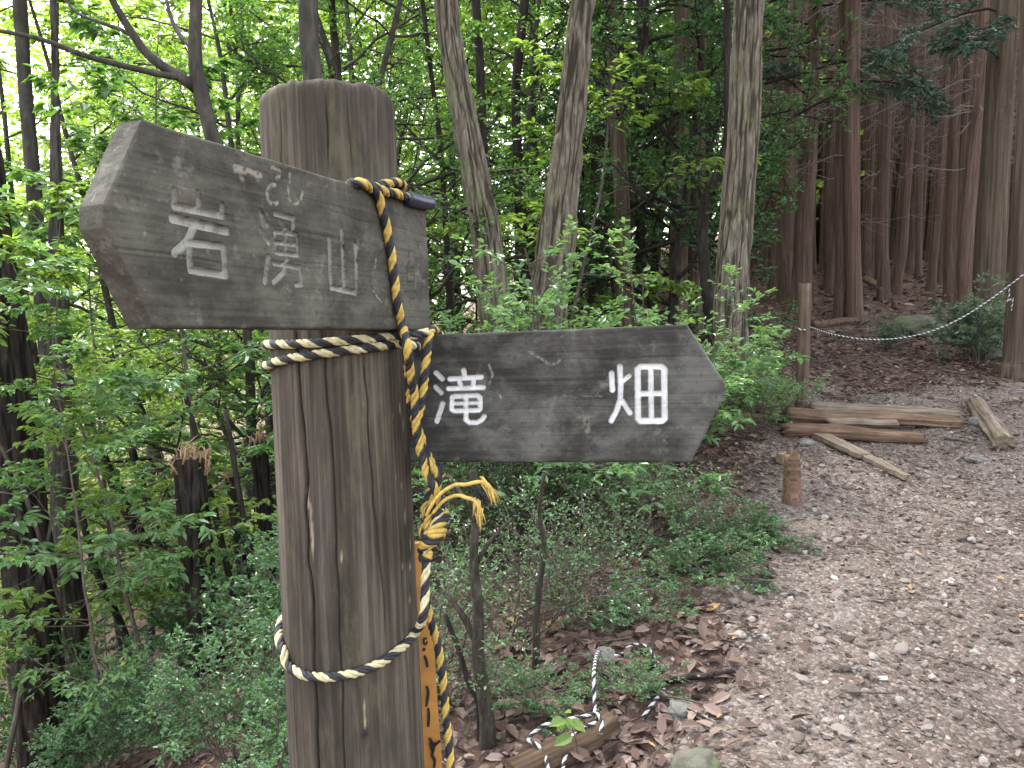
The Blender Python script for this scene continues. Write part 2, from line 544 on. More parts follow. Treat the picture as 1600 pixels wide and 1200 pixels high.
TAKI = [([(215, 225), (310, 322)], .0064), ([(205, 445), (298, 540)], .006), ([(318, 705), (228, 980)], .0066), ([(645, 185), (660, 300)], .0066),
        ([(430, 320), (920, 290)], .0064), ([(575, 340), (605, 460)], .006), ([(800, 320), (790, 460)], .006), ([(408, 472), (955, 452)], .006),
        ([(462, 605), (462, 795), (500, 820), (880, 810), (905, 780), (900, 610), (860, 580), (505, 592), (462, 605)], .006),
        ([(462, 705), (900, 692)], .0045), ([(680, 580), (680, 955), (735, 1000), (850, 1000), (930, 960), (965, 905)], .006)]
C_ = (930, 550, 9.231)
HATA = [([(235, 305), (248, 548)], .0064), ([(356, 205), (368, 480), (362, 680), (305, 850), (232, 988)], .0064), ([(490, 345), (390, 420)], .0054),
        ([(380, 690), (500, 875)], .0062), ([(612, 245), (650, 210), (955, 208), (995, 245), (1002, 955), (965, 990), (655, 992), (618, 955), (612, 245)], .0072),
        ([(800, 210), (812, 985)], .0062), ([(615, 602), (1000, 592)], .0064)]

def strokes(plane, org, S):
    return [([plane.loc(*q) for q in px_list(*org, pts)], w * (.86 if plane is BU else 1)) for pts, w in S]

def poly_mask(plane, X, Z, px_pts, w):
    pts = [plane.loc(*q) for q in px_pts]
    d = np.min([seg_dist(X, Z, np.array(a), np.array(b)) for a, b in zip(pts[:-1], pts[1:])], axis=0)
    return np.clip(1 - (d - w * .5) / (w * .35) , 0, 1)

def build_board(plane, name, parent, mat, zlo, zhi, s_of_z_lo, s_of_z_hi, chars, thick, ink, scratch, wear, res=.0011, label=None, warp=None):
    """front grid whose rows run between two end outlines; carved strokes are real grooves."""
    nz = int((zhi - zlo) / res); ns = int((s_of_z_hi(np.array([zlo]))[0] - s_of_z_lo(np.array([zlo]))[0] + .06) / res)
    bev = .0022
    zz = np.linspace(0, 1, nz)
    tt = np.linspace(0, 1, ns)
    Z0 = zlo + (zhi - zlo) * zz
    lo, hi = s_of_z_lo(Z0), s_of_z_hi(Z0)
    S = lo[:, None] + (hi - lo)[:, None] * tt
    Z = np.repeat(Z0[:, None], ns, 1)
    if warp: Z = Z + warp(S) * ((Z - zlo) / (zhi - zlo))
    depth = np.zeros_like(S); paint = np.zeros_like(S); cid = np.full(S.shape, -1)
    for ci, ch in enumerate(chars):
        sd = np.full(S.shape, 9.0)
        for pts, w in ch:
            wv = w * .5 * (1 + .12 * (vnoise(S * 160, Z * 160, 0 * S, 5) - .5))
            for a, b in zip(pts[:-1], pts[1:]):
                sd = np.minimum(sd, seg_dist(S, Z, np.array(a), np.array(b)) - wv)
        e = np.clip(-sd / .0016 + .35, 0, 1); e = e * e * (3 - 2 * e)
        depth = np.maximum(depth, e * .0055)
        paint = np.maximum(paint, np.clip(-sd / .0009 + .75, 0, 1))
        cid[sd < .0006] = ci
    grain = (fbm(S * 6, Z * 240, 0 * S, 11, 3) - .5) * .0011 + (fbm(S * 30, Z * 30, 0 * S, 21) - .5) * .0006
    # long drying checks
    for (z0, z1, s0, s1, dp) in [(.36, .34, .0, .22, .0014), (.40, .42, .35, .95, .0008), (.78, .76, .55, 1.0, .0008)]:
        zc = zlo + (zhi - zlo) * (z0 + (z1 - z0) * tt)[None, :] + (vnoise(S * 25, 0 * S, 0 * S, 7) - .5) * .004
        grain = grain - np.exp(-((Z - zc) / .0008) ** 2) * dp * ((tt >= s0) & (tt <= s1))[None, :]
    ed = np.minimum(np.minimum(S - lo[:, None], hi[:, None] - S), np.minimum(Z - zlo, zhi - Z))
    rnd = .0022 * (.4 + 1.4 * vnoise(S * 45, Z * 45, 0 * S, 61))
    edge = np.where(ed < rnd, (1 - np.clip(ed / rnd, 0, 1)) ** 2 * rnd * .8, 0)
    y = depth - grain + edge                               # into the board
    y = y * plane.sgn
    V = np.stack([S, y, Z], -1).reshape(-1, 3)
    i = np.arange(nz - 1)[:, None] * ns; j = np.arange(ns - 1)[None, :]
    Q = np.stack([i + j, i + j + 1, i + ns + j + 1, i + ns + j], -1).reshape(-1, 4)
    if plane.sgn < 0: Q = Q[:, ::-1]
    inkA = np.zeros_like(S); scrA = np.zeros_like(S)
    for pts, w, a in ink: inkA = np.maximum(inkA, a * poly_mask(plane, S, Z, pts, w) * (.4 + .6 * vnoise(S * 400, Z * 400, 0 * S, 71)))
    for pts, w, a in scratch: scrA = np.maximum(scrA, a * poly_mask(plane, S, Z, pts, w) * np.clip(vnoise(S * 330, Z * 330, 0 * S, 72) * 2.2 - .5, 0, 1))
    att = {'ink': inkA.ravel(), 'scratch': scrA.ravel(), 'paint': paint.ravel(), 'wear': np.full(S.size, wear)}
    fc = cid.ravel()[Q].max(1)
    rot = Matrix([list(plane.F[r]) + [plane.o[r]] for r in range(3)] + [[0, 0, 0, 1]])
    # outline ring -> sides and back
    ring = np.concatenate([np.arange(ns), np.arange(1, nz) * ns + ns - 1, (nz - 1) * ns + np.arange(ns - 2, -1, -1), np.arange(nz - 2, 0, -1) * ns])
    nv = len(V); nr = len(ring)
    back = V[ring].copy(); back[:, 1] = plane.sgn * thick + (vnoise(back[:, 0] * 40, back[:, 2] * 40, 0 * back[:, 0], 4) - .5) * .003
    mid = V[ring].copy(); mid[:, 1] = plane.sgn * thick * .5
    V2 = np.concatenate([V, mid, back, [[back[:, 0].mean(), plane.sgn * thick, back[:, 2].mean()]]])
    a = np.arange(nr); b = (a + 1) % nr
    side1 = np.stack([ring[a], nv + a, nv + b, ring[b]], -1)
    side2 = np.stack([nv + a, nv + nr + a, nv + nr + b, nv + b], -1)
    fan = np.stack([nv + nr + a, np.full(nr, nv + 2 * nr), nv + nr + b], -1)
    if plane.sgn < 0: side1, side2, fan = side1[:, ::-1], side2[:, ::-1], fan[:, ::-1]
    att2 = {k_: np.concatenate([v_, np.zeros(2 * nr + 1)]) for k_, v_ in att.items()}
    V2 = np.concatenate([V2, V[ring]])
    dup = nv + 2 * nr + 1 + a; dup_b = nv + 2 * nr + 1 + b
    side1 = np.stack([dup, nv + a, nv + b, dup_b], -1)
    if plane.sgn < 0: side1 = side1[:, ::-1]
    att2 = {k_: np.concatenate([v_, np.zeros(nr)]) for k_, v_ in att2.items()}
    fq = Q[fc < 0]
    me = make_mesh(name, V2, [fq, side1, side2, fan], mat, True, att2)
    sm = np.ones(len(me.polygons), bool); sm[len(fq):] = False
    me.polygons.foreach_set('use_smooth', sm)
    bo = link(name, me, parent)
    bo.matrix_local = parent.matrix_world.inverted() @ rot
    if label: bo['label'] = label
    for ci in range(len(chars)):
        q = Q[fc == ci]
        u, inv = np.unique(q, return_inverse=True)
        cm = make_mesh('carved_character', V[u], inv.reshape(q.shape), mat, True, {k_: v_[u] for k_, v_ in att.items()})
        link('carved_character', cm, bo)
    return bo

signpost = empty('signpost', PBASE)
signpost.matrix_world = Matrix([list(PF[r]) + [PBASE[r]] for r in range(3)] + [[0, 0, 0, 1]])
tag(signpost, 'weathered round log signpost carrying two carved wooden arrow boards', 'signpost')
bpy.context.view_layer.update()

def post_mat():
    k = NT('weathered_post')
    g = k.noise(k.coords((120, 120, 2.6)), 1.0, 7, .68, .3)
    b = k.noise(k.coords((9, 9, 2.0)), 1.0, 7, .68, .3)
    d = k.noise(k.coords((22, 22, 5)), 1.0, 6, .7)
    c = k.ramp(g, [(.30, (.029, .022, .016)), (.5, (.065, .053, .040)), (.70, (.128, .109, .085))]).outputs[0]
    c = k.mix(k.ramp(b, [(.38, .8), (.54, 0.0)]).outputs[0], c, (.026, .021, .017))
    c = k.mix(k.ramp(b, [(.54, 0.0), (.68, .6)]).outputs[0], c, (.13, .113, .082))
    c = k.mix(k.ramp(d, [(.55, 0.0), (.70, .6)]).outputs[0], c, (.105, .095, .055))
    c = k.mix(k.attr('scratch'), c, (.30, .235, .155))
    c = k.mix(k.attr('crack'), c, (.018, .014, .012))
    k.set(k.p, 'Base Color', c); k.set(k.p, 'Roughness', .85); k.set(k.p, 'Specular IOR Level', .1)
    k.bump(g, .6, .002)
    return k.m

M['post'] = post_mat()

def build_post():
    top = (PF.T @ (on_post(508, 122) - PBASE))[2]
    na, nzr = 420, 330
    th = np.linspace(0, 2 * np.pi, na, endpoint=False)
    z = np.linspace(0, top, nzr)
    TH, Zg = np.meshgrid(th, z)
    R = post_r(Zg) * (1 + .010 * np.sin(TH * 2 + .6) + .012 * (fbm(np.cos(TH) * 1.5, np.sin(TH) * 1.5, Zg * .8, 41) - .5))
    R += (fbm(np.cos(TH) * 22, np.sin(TH) * 22, Zg * 3, 43) - .5) * .0009
    R += (fbm(np.cos(TH) * 60, np.sin(TH) * 60, Zg * 5, 44) - .5) * .0007
    crack = np.zeros_like(R); scr = np.zeros_like(R)
    def cr(pts, w, dp, st=1.0):
        nonlocal R, crack
        L = np.array([ray_post(*p) for p in pts])
        zt = L[:, 2]; tt = np.unwrap(np.arctan2(L[:, 1], L[:, 0]))
        o = np.argsort(zt); zt, tt = zt[o], tt[o]
        tc = np.interp(Zg, zt, tt) + (vnoise(Zg * 30, 0 * Zg, 0 * Zg, int(tt[0] * 100) % 97) - .5) * .03
        dd = np.abs((TH - tc + np.pi) % (2 * np.pi) - np.pi) * .09
        inside = np.clip(np.minimum(Zg - zt[0], zt[-1] - Zg) / .05, 0, 1) 
        f = np.exp(-(dd / w) ** 2) * inside
        R -= f * dp
        crack = np.maximum(crack, np.clip(f * 1.5 - .35, 0, 1) * st)
    cr([(452, 470), (460, 517), (471, 640), (480, 747), (477, 790), (482, 880), (488, 940), (490, 1042), (497, 1190), (501, 1320)], .0017, .007)
    cr([(502, 480), (504, 517), (511, 613), (519, 720), (523, 795), (528, 900), (535, 1090), (541, 1290)], .0012, .004, .8)
    cr([(566, 520), (569, 560), (577, 667), (585, 787), (597, 900), (607, 1020)], .0011, .0035, .7)
    cr([(434, 128), (437, 160), (440, 250), (442, 300)], .0013, .005)
    cr([(507, 118), (511, 200), (512, 290)], .0012, .004, .8)
    cr([(541, 120), (545, 200), (552, 290)], .0010, .003, .7)
    cr([(590, 130), (594, 280)], .0010, .003, .6)
    cr([(466, 118), (470, 230)], .0009, .0025, .6)
    cr([(610, 560), (622, 760), (634, 1000), (645, 1190)], .0009, .0025, .5)
    cr([(438, 620), (446, 800), (455, 1010), (466, 1200)], .0009, .0022, .5)
    # peeled pale nicks near the rope side and down the middle of the trunk
    rng = np.random.default_rng(4)
    for (px, py, w, hh) in [(633, 805, 2.5, 14), (641, 850, 3, 14), (630, 883, 2, 4), (641, 884, 4, 4), (640, 935, 5, 5), (625, 640, 2, 12), (630, 665, 2, 10), (620, 745, 3, 6), (615, 648, 2, 4),
                            (487, 830, 3, 46), (480, 780, 4, 14), (533, 870, 1.5, 10), (569, 630, 1.5, 4), (628, 760, 2.5, 5), (634, 700, 1.2, 12), (570, 1120, 2, 30)]:
        l = ray_post(px, py); t0 = math.atan2(l[1], l[0])
        dt = np.abs((TH - t0 + np.pi) % (2 * np.pi) - np.pi) * .09; dz = np.abs(Zg - l[2])
        q = (dt / (w * .0008)) ** 2 + (dz / (hh * .0008)) ** 2 + (vnoise(TH * 60, Zg * 250, 0 * Zg, 3) - .5) * 1.6
        scr = np.maximum(scr, np.clip(1.2 - q, 0, 1) * .8)
    R -= scr * .0006
    # knot
    l = ray_post(571, 1148); t0 = math.atan2(l[1], l[0])
    dk = np.hypot(((TH - t0 + np.pi) % (2 * np.pi) - np.pi) * .09, (Zg - l[2]) * .8)
    R += .0022 * np.exp(-(dk / .012) ** 2) - .004 * np.exp(-(dk / .004) ** 2)
    crack = np.maximum(crack, np.exp(-(dk / .005) ** 2))
    # rim wear
    R -= np.clip((Zg - (top - .012)) / .012, 0, 1) ** 2 * .006 * (.6 + .8 * vnoise(np.cos(TH) * 7, np.sin(TH) * 7, 0 * TH, 8))
    V = np.stack([R * np.cos(TH), R * np.sin(TH), Zg + np.clip((Zg - top + .03) / .03, 0, 1) * (vnoise(np.cos(TH) * 9, np.sin(TH) * 9, 0 * TH, 15) - .5) * .007], -1).reshape(-1, 3)
    i = np.arange(nzr - 1)[:, None] * na; j = np.arange(na)[None, :]; k = (j + 1) % na
    Q = np.stack([i + j, i + k, i + na + k, i + na + j], -1).reshape(-1, 4)
    rings = [V[-na:]]; F = [Q]; base = (nzr - 1) * na; nv = len(V); ex = []
    for q, fr in enumerate((.93, .75, .5, .25)):
        rr = V[-na:].copy(); rr[:, :2] *= fr
        rr[:, 2] += (fbm(rr[:, 0] * 90, rr[:, 1] * 90, 0 * rr[:, 0], 51) - .5) * .006 + .001
        ex.append(rr)
        s0 = base if q == 0 else nv + (q - 1) * na
        jj = np.arange(na); kk = (jj + 1) % na
        F.append(np.stack([s0 + jj, s0 + kk, nv + q * na + kk, nv + q * na + jj], -1))
    jj = np.arange(na); kk = (jj + 1) % na
    F.append(np.stack([nv + 3 * na + jj, nv + 3 * na + kk, np.full(na, nv + 4 * na)], -1))
    V2 = np.concatenate([V] + ex + [[[0, 0, top]]])
    pad = np.zeros(4 * na + 1)
    return link('post', make_mesh('post', V2, F, M['post'], True, {'crack': np.concatenate([crack.ravel(), pad]), 'scratch': np.concatenate([scr.ravel(), pad])}), signpost)

build_post()

# upper board outline (local s along the board, z up)
pU = {k_: BU.loc(*v_) for k_, v_ in dict(tl=(222, 180), l1=(164, 318), l2=(164, 355), bl=(239, 508), br=(674, 518), tr=(666, 327)).items()}
zloU = .5 * (pU['bl'][1] + pU['br'][1]); zhiU = .5 * (pU['tl'][1] + pU['tr'][1])
def loU(z): return np.interp(z, [zloU, pU['l2'][1], pU['l1'][1], zhiU], [pU['bl'][0], pU['l2'][0], pU['l1'][0], pU['tl'][0]])
def hiU(z): return np.full(np.shape(z), .5 * (pU['br'][0] + pU['tr'][0])) + np.sin(np.asarray(z) * 90) * .0006
inkU = [([(640, 385), (638, 402)], .003, .8), ([(626, 390), (645, 392)], .0025, .5), ([(640, 408), (634, 420), (646, 418)], .003, .8), ([(636, 424), (636, 440), (647, 440), (647, 424), (636, 424)], .0028, .8),
        ([(632, 455), (650, 455)], .0028, .7), ([(640, 458), (640, 468), (648, 466)], .0028, .6), ([(657, 452), (657, 470)], .003, .6), ([(628, 428), (630, 445)], .003, .5), ([(628, 460), (630, 472)], .003, .5)]
def arc(cx, cy, rx, ry, a0, a1, n=14): return [(cx + rx * math.cos(math.radians(a0 + (a1 - a0) * i / n)), cy + ry * math.sin(math.radians(a0 + (a1 - a0) * i / n))) for i in range(n + 1)]
scrU = [(arc(428, 271, 9, 9, -110, 60), .003, .8), (arc(428, 304, 11, 15, -80, -300), .003, .8), ([(453, 272), (450, 300)], .003, .7), (arc(461, 302, 11, 16, 190, -10), .003, .8),
        ([(367, 261), (385, 266), (407, 274)], .004, .8), ([(368, 266), (392, 271)], .004, .6), ([(377, 276), (381, 288)], .004, .5), ([(397, 272), (402, 280)], .004, .7),
        ([(583, 455), (596, 472)], .002, .8), ([(587, 405), (586, 418)], .002, .7)]
inkU += [(arc(604, 430, 26, 42, 110, 250), .006, .45), ([(470, 310), (478, 325)], .01, .25)]
upper = build_board(BU, 'sign_board', signpost, M['board_a'], zloU, zhiU, loU, hiU, [strokes(BU, A_, IWA), strokes(BU, A_, WAKU), strokes(BU, A_, YAMA)], .0275, inkU, scrU, .5,
                    label='brown arrow board carved with three worn grey characters')
pL = {k_: BL.loc(*v_) for k_, v_ in dict(tl=(675, 523), tr=(1072, 507), r1=(1133, 600), r2=(1133, 618), br=(1079, 723), bl=(665, 722)).items()}
zloL = .5 * (pL['bl'][1] + pL['br'][1]); zhiL = .5 * (pL['tl'][1] + pL['tr'][1])
def hiL(z): return np.interp(z, [zloL, pL['r2'][1], pL['r1'][1], zhiL], [pL['br'][0], pL['r2'][0], pL['r1'][0], pL['tr'][0]])
sL0 = BL.loc(622, 615)[0]
def loL(z): return np.full(np.shape(z), sL0)
scrL = [([(828, 550), (848, 562)], .003, .6), (arc(862, 555, 14, 14, 20, 150), .003, .6), ([(765, 600), (770, 585), (764, 570)], .0022, .7), ([(778, 612), (783, 622)], .0025, .7), ([(915, 650), (918, 672)], .006, .4), ([(880, 618), (940, 619)], .0012, .5)]
lower = build_board(BL, 'sign_board', signpost, M['board_b'], zloL, zhiL, loL, hiL, [strokes(BL, B_, TAKI), strokes(BL, C_, HATA)], .0275, [], scrL, .12,
                    label='grey arrow board carved with two white painted characters')

M['bolt'] = solid('bolt', (.10, .10, .12), .45, .3, 40, .3, .5)
def bolt(px, py, parent):
    c = BU.world(px, py); mb = MB()
    V, F = tube([c - BU.nrm * .004, c + BU.nrm * .005, c + BU.nrm * .0075, c + BU.nrm * .008], [.0085, .0085, .006, .001], 14)
    mb.add(V, F)
    o = link('bolt', mb.mesh('bolt', M['bolt']), parent)
    o.matrix_parent_inverse = (parent.parent.matrix_world @ parent.matrix_local).inverted()
bolt(623, 352, upper); bolt(635, 475, upper)

# ------------------------------------------------------------------ ropes
def fibre_mat(name, c, var=.3):
    k = NT(name)
    n = k.noise(k.coords((140, 140, 140)), 1.0, 4, .7)
    d = k.noise(k.coords((12, 12, 12)), 1.0, 4, .6)
    cc = k.mix(k.ramp(n, [(.3, 0.0), (.7, 1.0)]).outputs[0], tuple(x * (1 - var) for x in c), tuple(min(1, x * (1 + var)) for x in c))
    cc = k.mix(k.ramp(d, [(.5, 0.0), (.75, .55)]).outputs[0], cc, tuple(x * .45 for x in c))
    k.set(k.p, 'Base Color', cc); k.set(k.p, 'Roughness', .7); k.set(k.p, 'Specular IOR Level', .3)
    k.bump(n, .7, .0012)
    return k.m
M['rope_yellow'] = fibre_mat('rope_yellow', (.40, .27, .06))
M['rope_pale'] = fibre_mat('rope_pale', (.44, .39, .22))
M['rope_black'] = fibre_mat('rope_black', (.022, .021, .024))
M['rope_white'] = fibre_mat('rope_white', (.42, .42, .40))
M['tape'] = solid('tape', (.012, .014, .03), .4, .3, 60, .2, .5)
M['frayed'] = fibre_mat('frayed_strand', (.48, .33, .085))

def rope_strands(pts, r=.006, pitch=.034, phase=0.0, step=.0024, k3=4, sides=7):
    C = spline(pts, step)
    T, N, B = frames(C)
    L = np.concatenate([[0], np.cumsum(np.linalg.norm(np.diff(C, axis=0), axis=1))])
    rs = r * .50
    out = []
    for k in range(k3):
        a = 2 * np.pi * L / pitch + 2 * np.pi * k / k3 + phase
        c = C + (r - rs) * 1.05 * (np.cos(a)[:, None] * N + np.sin(a)[:, None] * B)
        sp = rs * (1 + .10 * np.sin(L * 700 + k))
        out.append(tube(c, sp, sides))
    return out

def pl(th, z, off):                                   # point on the back of the post
    r = float(post_r(z)) + off
    return PBASE + PF @ np.array([r * math.cos(th), r * math.sin(th), z])
def th_of(p):
    l = PF.T @ (p - PBASE); return math.atan2(l[1], l[0]), l[2]

RO = .0062
yrope = empty('tiger_rope', on_post(540, 545))
tag(yrope, 'yellow and black twisted rope lashed round the post and its boards', 'rope')
bpy.context.view_layer.update()
def wl_(pts): return [np.asarray(p) - np.array(yrope.location) for p in pts]
rng = np.random.default_rng(12)
U = lambda x, y, o=RO: BU.world(x, y, o)
DB = 1.272 * K - .012                                 # where the braid hangs beside the post
front_drop = [U(546, 287, -.012), U(556, 286, .002), U(575, 290), U(590, 305), U(598, 330), U(606, 365), U(612, 400), U(617, 440), U(622, 480), U(629, 508), P(636, 540, 1.02), P(641, 580, 1.04), P(648, 620, 1.06), P(650, 660, 1.07), P(655, 700, 1.08), P(668, 722, 1.085), P(684, 745, 1.09), P(678, 780, 1.09), P(668, 815, 1.085), P(672, 845, 1.085)]
second_drop = [P(690, 528, 1.16), P(680, 516, 1.125), P(672, 519, 1.085), P(667, 550, 1.075), P(663, 590, 1.07), P(659, 625, 1.07), P(652, 660, 1.075), P(658, 700, 1.078), P(664, 735, 1.08), P(680, 765, 1.078), P(690, 800, 1.085), P(674, 835, 1.08)]
third_drop = [P(636, 550, 1.06), P(640, 600, 1.065), P(644, 640, 1.078), P(660, 690, 1.09), P(676, 728, 1.10), P(690, 735, 1.10), P(672, 770, 1.10), P(664, 800, 1.10), P(680, 830, 1.10)]
wrapA = [on_post(418 + 0, 538, RO), on_post(440, 538, RO), on_post(480, 537, RO), on_post(530, 533, RO), on_post(580, 529, RO), on_post(620, 525, RO), P(645, 524, 1.06), P(668, 519, 1.075)]
wrapB = [on_post(418, 571, RO), on_post(440, 563, RO), on_post(480, 556, RO), on_post(530, 549, RO), on_post(580, 543, RO), on_post(620, 538, RO), P(640, 538, 1.045), P(652, 542, 1.08)]
def round_back(front, z_end, th_end_add):
    t0, z0 = th_of(front[0])
    pts = [pl(t0 - a, z0 + (z_end - z0) * a / th_end_add, RO) for a in np.linspace(.25, th_end_add, 9)][::-1]
    return pts + front
zA = th_of(wrapA[0])[1]
low = [on_post(443, 1018, RO), on_post(447, 1035, RO), on_post(460, 1048, RO), on_post(480, 1056, RO), on_post(510, 1058, RO), on_post(545, 1054, RO), on_post(590, 1038, RO), on_post(625, 1014, RO), on_post(648, 990, RO), P(661, 965, 1.07), P(664, 930, 1.075), P(665, 895, 1.078), P(668, 860, 1.08), P(676, 830, 1.075), P(688, 795, 1.075)]
tail = [P(664, 905, 1.10), P(668, 950, 1.13), P(684, 1010, 1.15), P(692, 1060, 1.155), P(696, 1110, 1.155), P(702, 1170, 1.155), P(706, 1240, 1.155), P(708, 1330, 1.16)]
top1 = [U(546, 288, -.02), U(566, 285, -.008), U(586, 293, .006), U(604, 300), U(622, 303), U(636, 309), U(646, 313)]
top2 = [U(578, 292, -.004), U(600, 288, -.002), U(618, 285, -.008), U(628, 288, -.02), U(630, 300, -.03)]
knot1 = [P(664, 850, 1.09), P(668, 838, 1.07), P(684, 822, 1.066), P(695, 806, 1.085), P(686, 800, 1.11), P(668, 815, 1.115), P(662, 832, 1.09), P(674, 838, 1.066), P(690, 828, 1.07), P(692, 818, 1.1)]
knot2 = [P(660, 862, 1.10), P(664, 850, 1.072), P(678, 845, 1.064), P(688, 836, 1.08), P(682, 842, 1.108), P(664, 858, 1.11), P(662, 872, 1.085), P(676, 866, 1.07)]
for pth in (wrapA, wrapB): pass
loops = [front_drop, second_drop, third_drop, round_back(wrapA, zA - .01, 3.0), round_back(wrapB, zA - .03, 3.0), round_back(low, th_of(low[0])[1] + .10, 2.9), tail, top1, top2, knot1, knot2]
for i, pts in enumerate(loops):
    pale = i in (3, 4, 5)
    ss = rope_strands(wl_(pts), .0061 if i < 9 else .0072, .036, i * 1.3)
    a = MB(); [a.add(*s) for s in ss[:2]]
    b = MB(); [b.add(*s) for s in ss[2:]]
    link('light_strand', a.mesh('light_strand', M['rope_pale' if pale else 'rope_yellow']), yrope)
    link('dark_strand', b.mesh('dark_strand', M['rope_black']), yrope)
tp = MB(); tp.add(*tube(spline(wl_([U(636, 309), U(648, 313), U(660, 316), U(672, 318)]), .004), .0095, 14))
link('taped_end', tp.mesh('taped_end', M['tape']), yrope)
def fray(pts, tip_dir, n, dark=False):
    C = spline(wl_(pts), .004); m = MB()
    m.add(*tube(C, np.linspace(.0022, .003, len(C)), 7))
    T = C[-1] - C[-4]; T /= np.linalg.norm(T)
    for i in range(n):
        d = T + rng.normal(0, .28, 3) + np.array(tip_dir)
        d /= np.linalg.norm(d)
        s = C[-1] - T * rng.uniform(.002, .022) + rng.normal(0, .0022, 3)
        m.add(*tube([s, s + d * .009, s + d * .018 + np.array([0, 0, -.003])], [.0011, .0009, .0003], 4))
    link('frayed_end', m.mesh('frayed_end', M['rope_black' if dark else 'frayed']), yrope)
fray([P(666, 806, 1.06), P(674, 790, 1.055), P(690, 770, 1.05), P(710, 758, 1.045), P(728, 757, 1.04), P(748, 753, 1.035), P(760, 756, 1.03), P(768, 766, 1.03)], (0, 0, -.3), 26)
fray([P(676, 802, 1.06), P(694, 782, 1.055), P(714, 774, 1.05), P(730, 778, 1.045), P(742, 782, 1.04), P(749, 793, 1.04), P(750, 806, 1.04)], (0, 0, -.5), 26)
fray([P(700, 760, 1.06), P(720, 756, 1.06), P(738, 762, 1.06), P(750, 770, 1.06), P(756, 776, 1.06)], (0, 0, -.2), 30, True)

# orange notice plank behind the post
def plank_box(a, b, across, thick_vec, w0, w1, nseg=24, seed=0, rough=.002):
    """a bar from a to b, its width along `across`, with uneven edges"""
    a, b = np.asarray(a, float), np.asarray(b, float)
    across = np.asarray(across, float); across = across / np.linalg.norm(across)
    thick_vec = np.asarray(thick_vec, float)
    t = np.linspace(0, 1, nseg)
    c = a + (b - a) * t[:, None]
    w = (w0 + (w1 - w0) * t)[:, None] * .5
    n1 = (fbm(t * 9, 0 * t, 0 * t, seed) - .5)[:, None] * rough * 4
    n2 = (fbm(t * 9, 0 * t, 0 * t, seed + 5) - .5)[:, None] * rough * 4
    V = np.concatenate([c - across * (w + n1), c + across * (w + n2), c + across * (w + n2) + thick_vec, c - across * (w + n1) + thick_vec])
    i = np.arange(nseg - 1)
    Q = [np.stack([p * nseg + i, q * nseg + i, q * nseg + i + 1, p * nseg + i + 1], -1) for p, q in ((0, 1), (1, 2), (2, 3), (3, 0))]
    e = nseg - 1
    Q.append(np.array([[3 * nseg, 2 * nseg, nseg, 0], [e, nseg + e, 2 * nseg + e, 3 * nseg + e]]))
    return V, np.concatenate(Q)

M['orange'] = solid('orange_painted_board', (.36, .17, .04), .55, .22, 25, .15)
M['ink'] = solid('black_ink', (.012, .011, .011), .6, .2, 40, .05)
notice = empty('notice_plank', P(672, 1100, 1.19))
tag(notice, 'narrow orange plank with black brushed writing tied behind the signpost', 'plank')
NB0, NB1 = P(648, 850, 1.165), P(676, 1420, 1.205)
nv = camdir(.3, .05, -1)
across = np.cross(nv, NB1 - NB0); across /= np.linalg.norm(across)
off = -np.array(notice.location)
V, Q = plank_box(NB0 + off, NB1 + off, across, -nv * .012, .034, .058, 30, 3, .0006)
mb = MB(); mb.add(V, Q)
link('board', mb.mesh('board', M['orange'], False), notice)
def ink_stroke(pts, w, parent, off, name='lettering', depth=1.16):
    mb = MB()
    for p in pts:
        W = []
        for (x, y) in p:
            d = ray(x, y); o = NB0 + nv * .0012
            W.append(CAM + d * (np.dot(o - CAM, nv) / np.dot(d, nv)) + off)
        C = spline(W, .003)
        T, N, B = frames(C)
        side = np.cross(T, nv); side /= np.linalg.norm(side, axis=1)[:, None]
        n = len(C); ww = w * (.75 + .4 * np.sin(np.linspace(.3, 2.8, n)))[:, None] * .5
        V = np.concatenate([C - side * ww, C + side * ww])
        i = np.arange(n - 1)
        mb.add(V, np.stack([i, i + 1, n + i + 1, n + i], -1))
    link(name, mb.mesh(name, M['ink'], False), parent)
ink_stroke([arc(664.5, 1002, 2.6, 5.5, 0, 330)], .0032, notice, off)
ink_stroke([[(663, 1012), (662, 1018)], [(663, 1024), (666, 1032), (668, 1043)]], .0038, notice, off)
ink_stroke([[(666, 1072), (669, 1080), (668, 1092), (666, 1104)], [(669, 1106), (670, 1120), (669, 1136)]], .004, notice, off)
ink_stroke([[(671, 1153), (678, 1164), (688, 1157)], [(680, 1160), (677, 1172), (675, 1180), (679, 1188), (678, 1200)], [(672, 1160), (676, 1175)]], .0042, notice, off)
ink_stroke([[(672, 1225), (682, 1235), (680, 1250)]], .0042, notice, off)

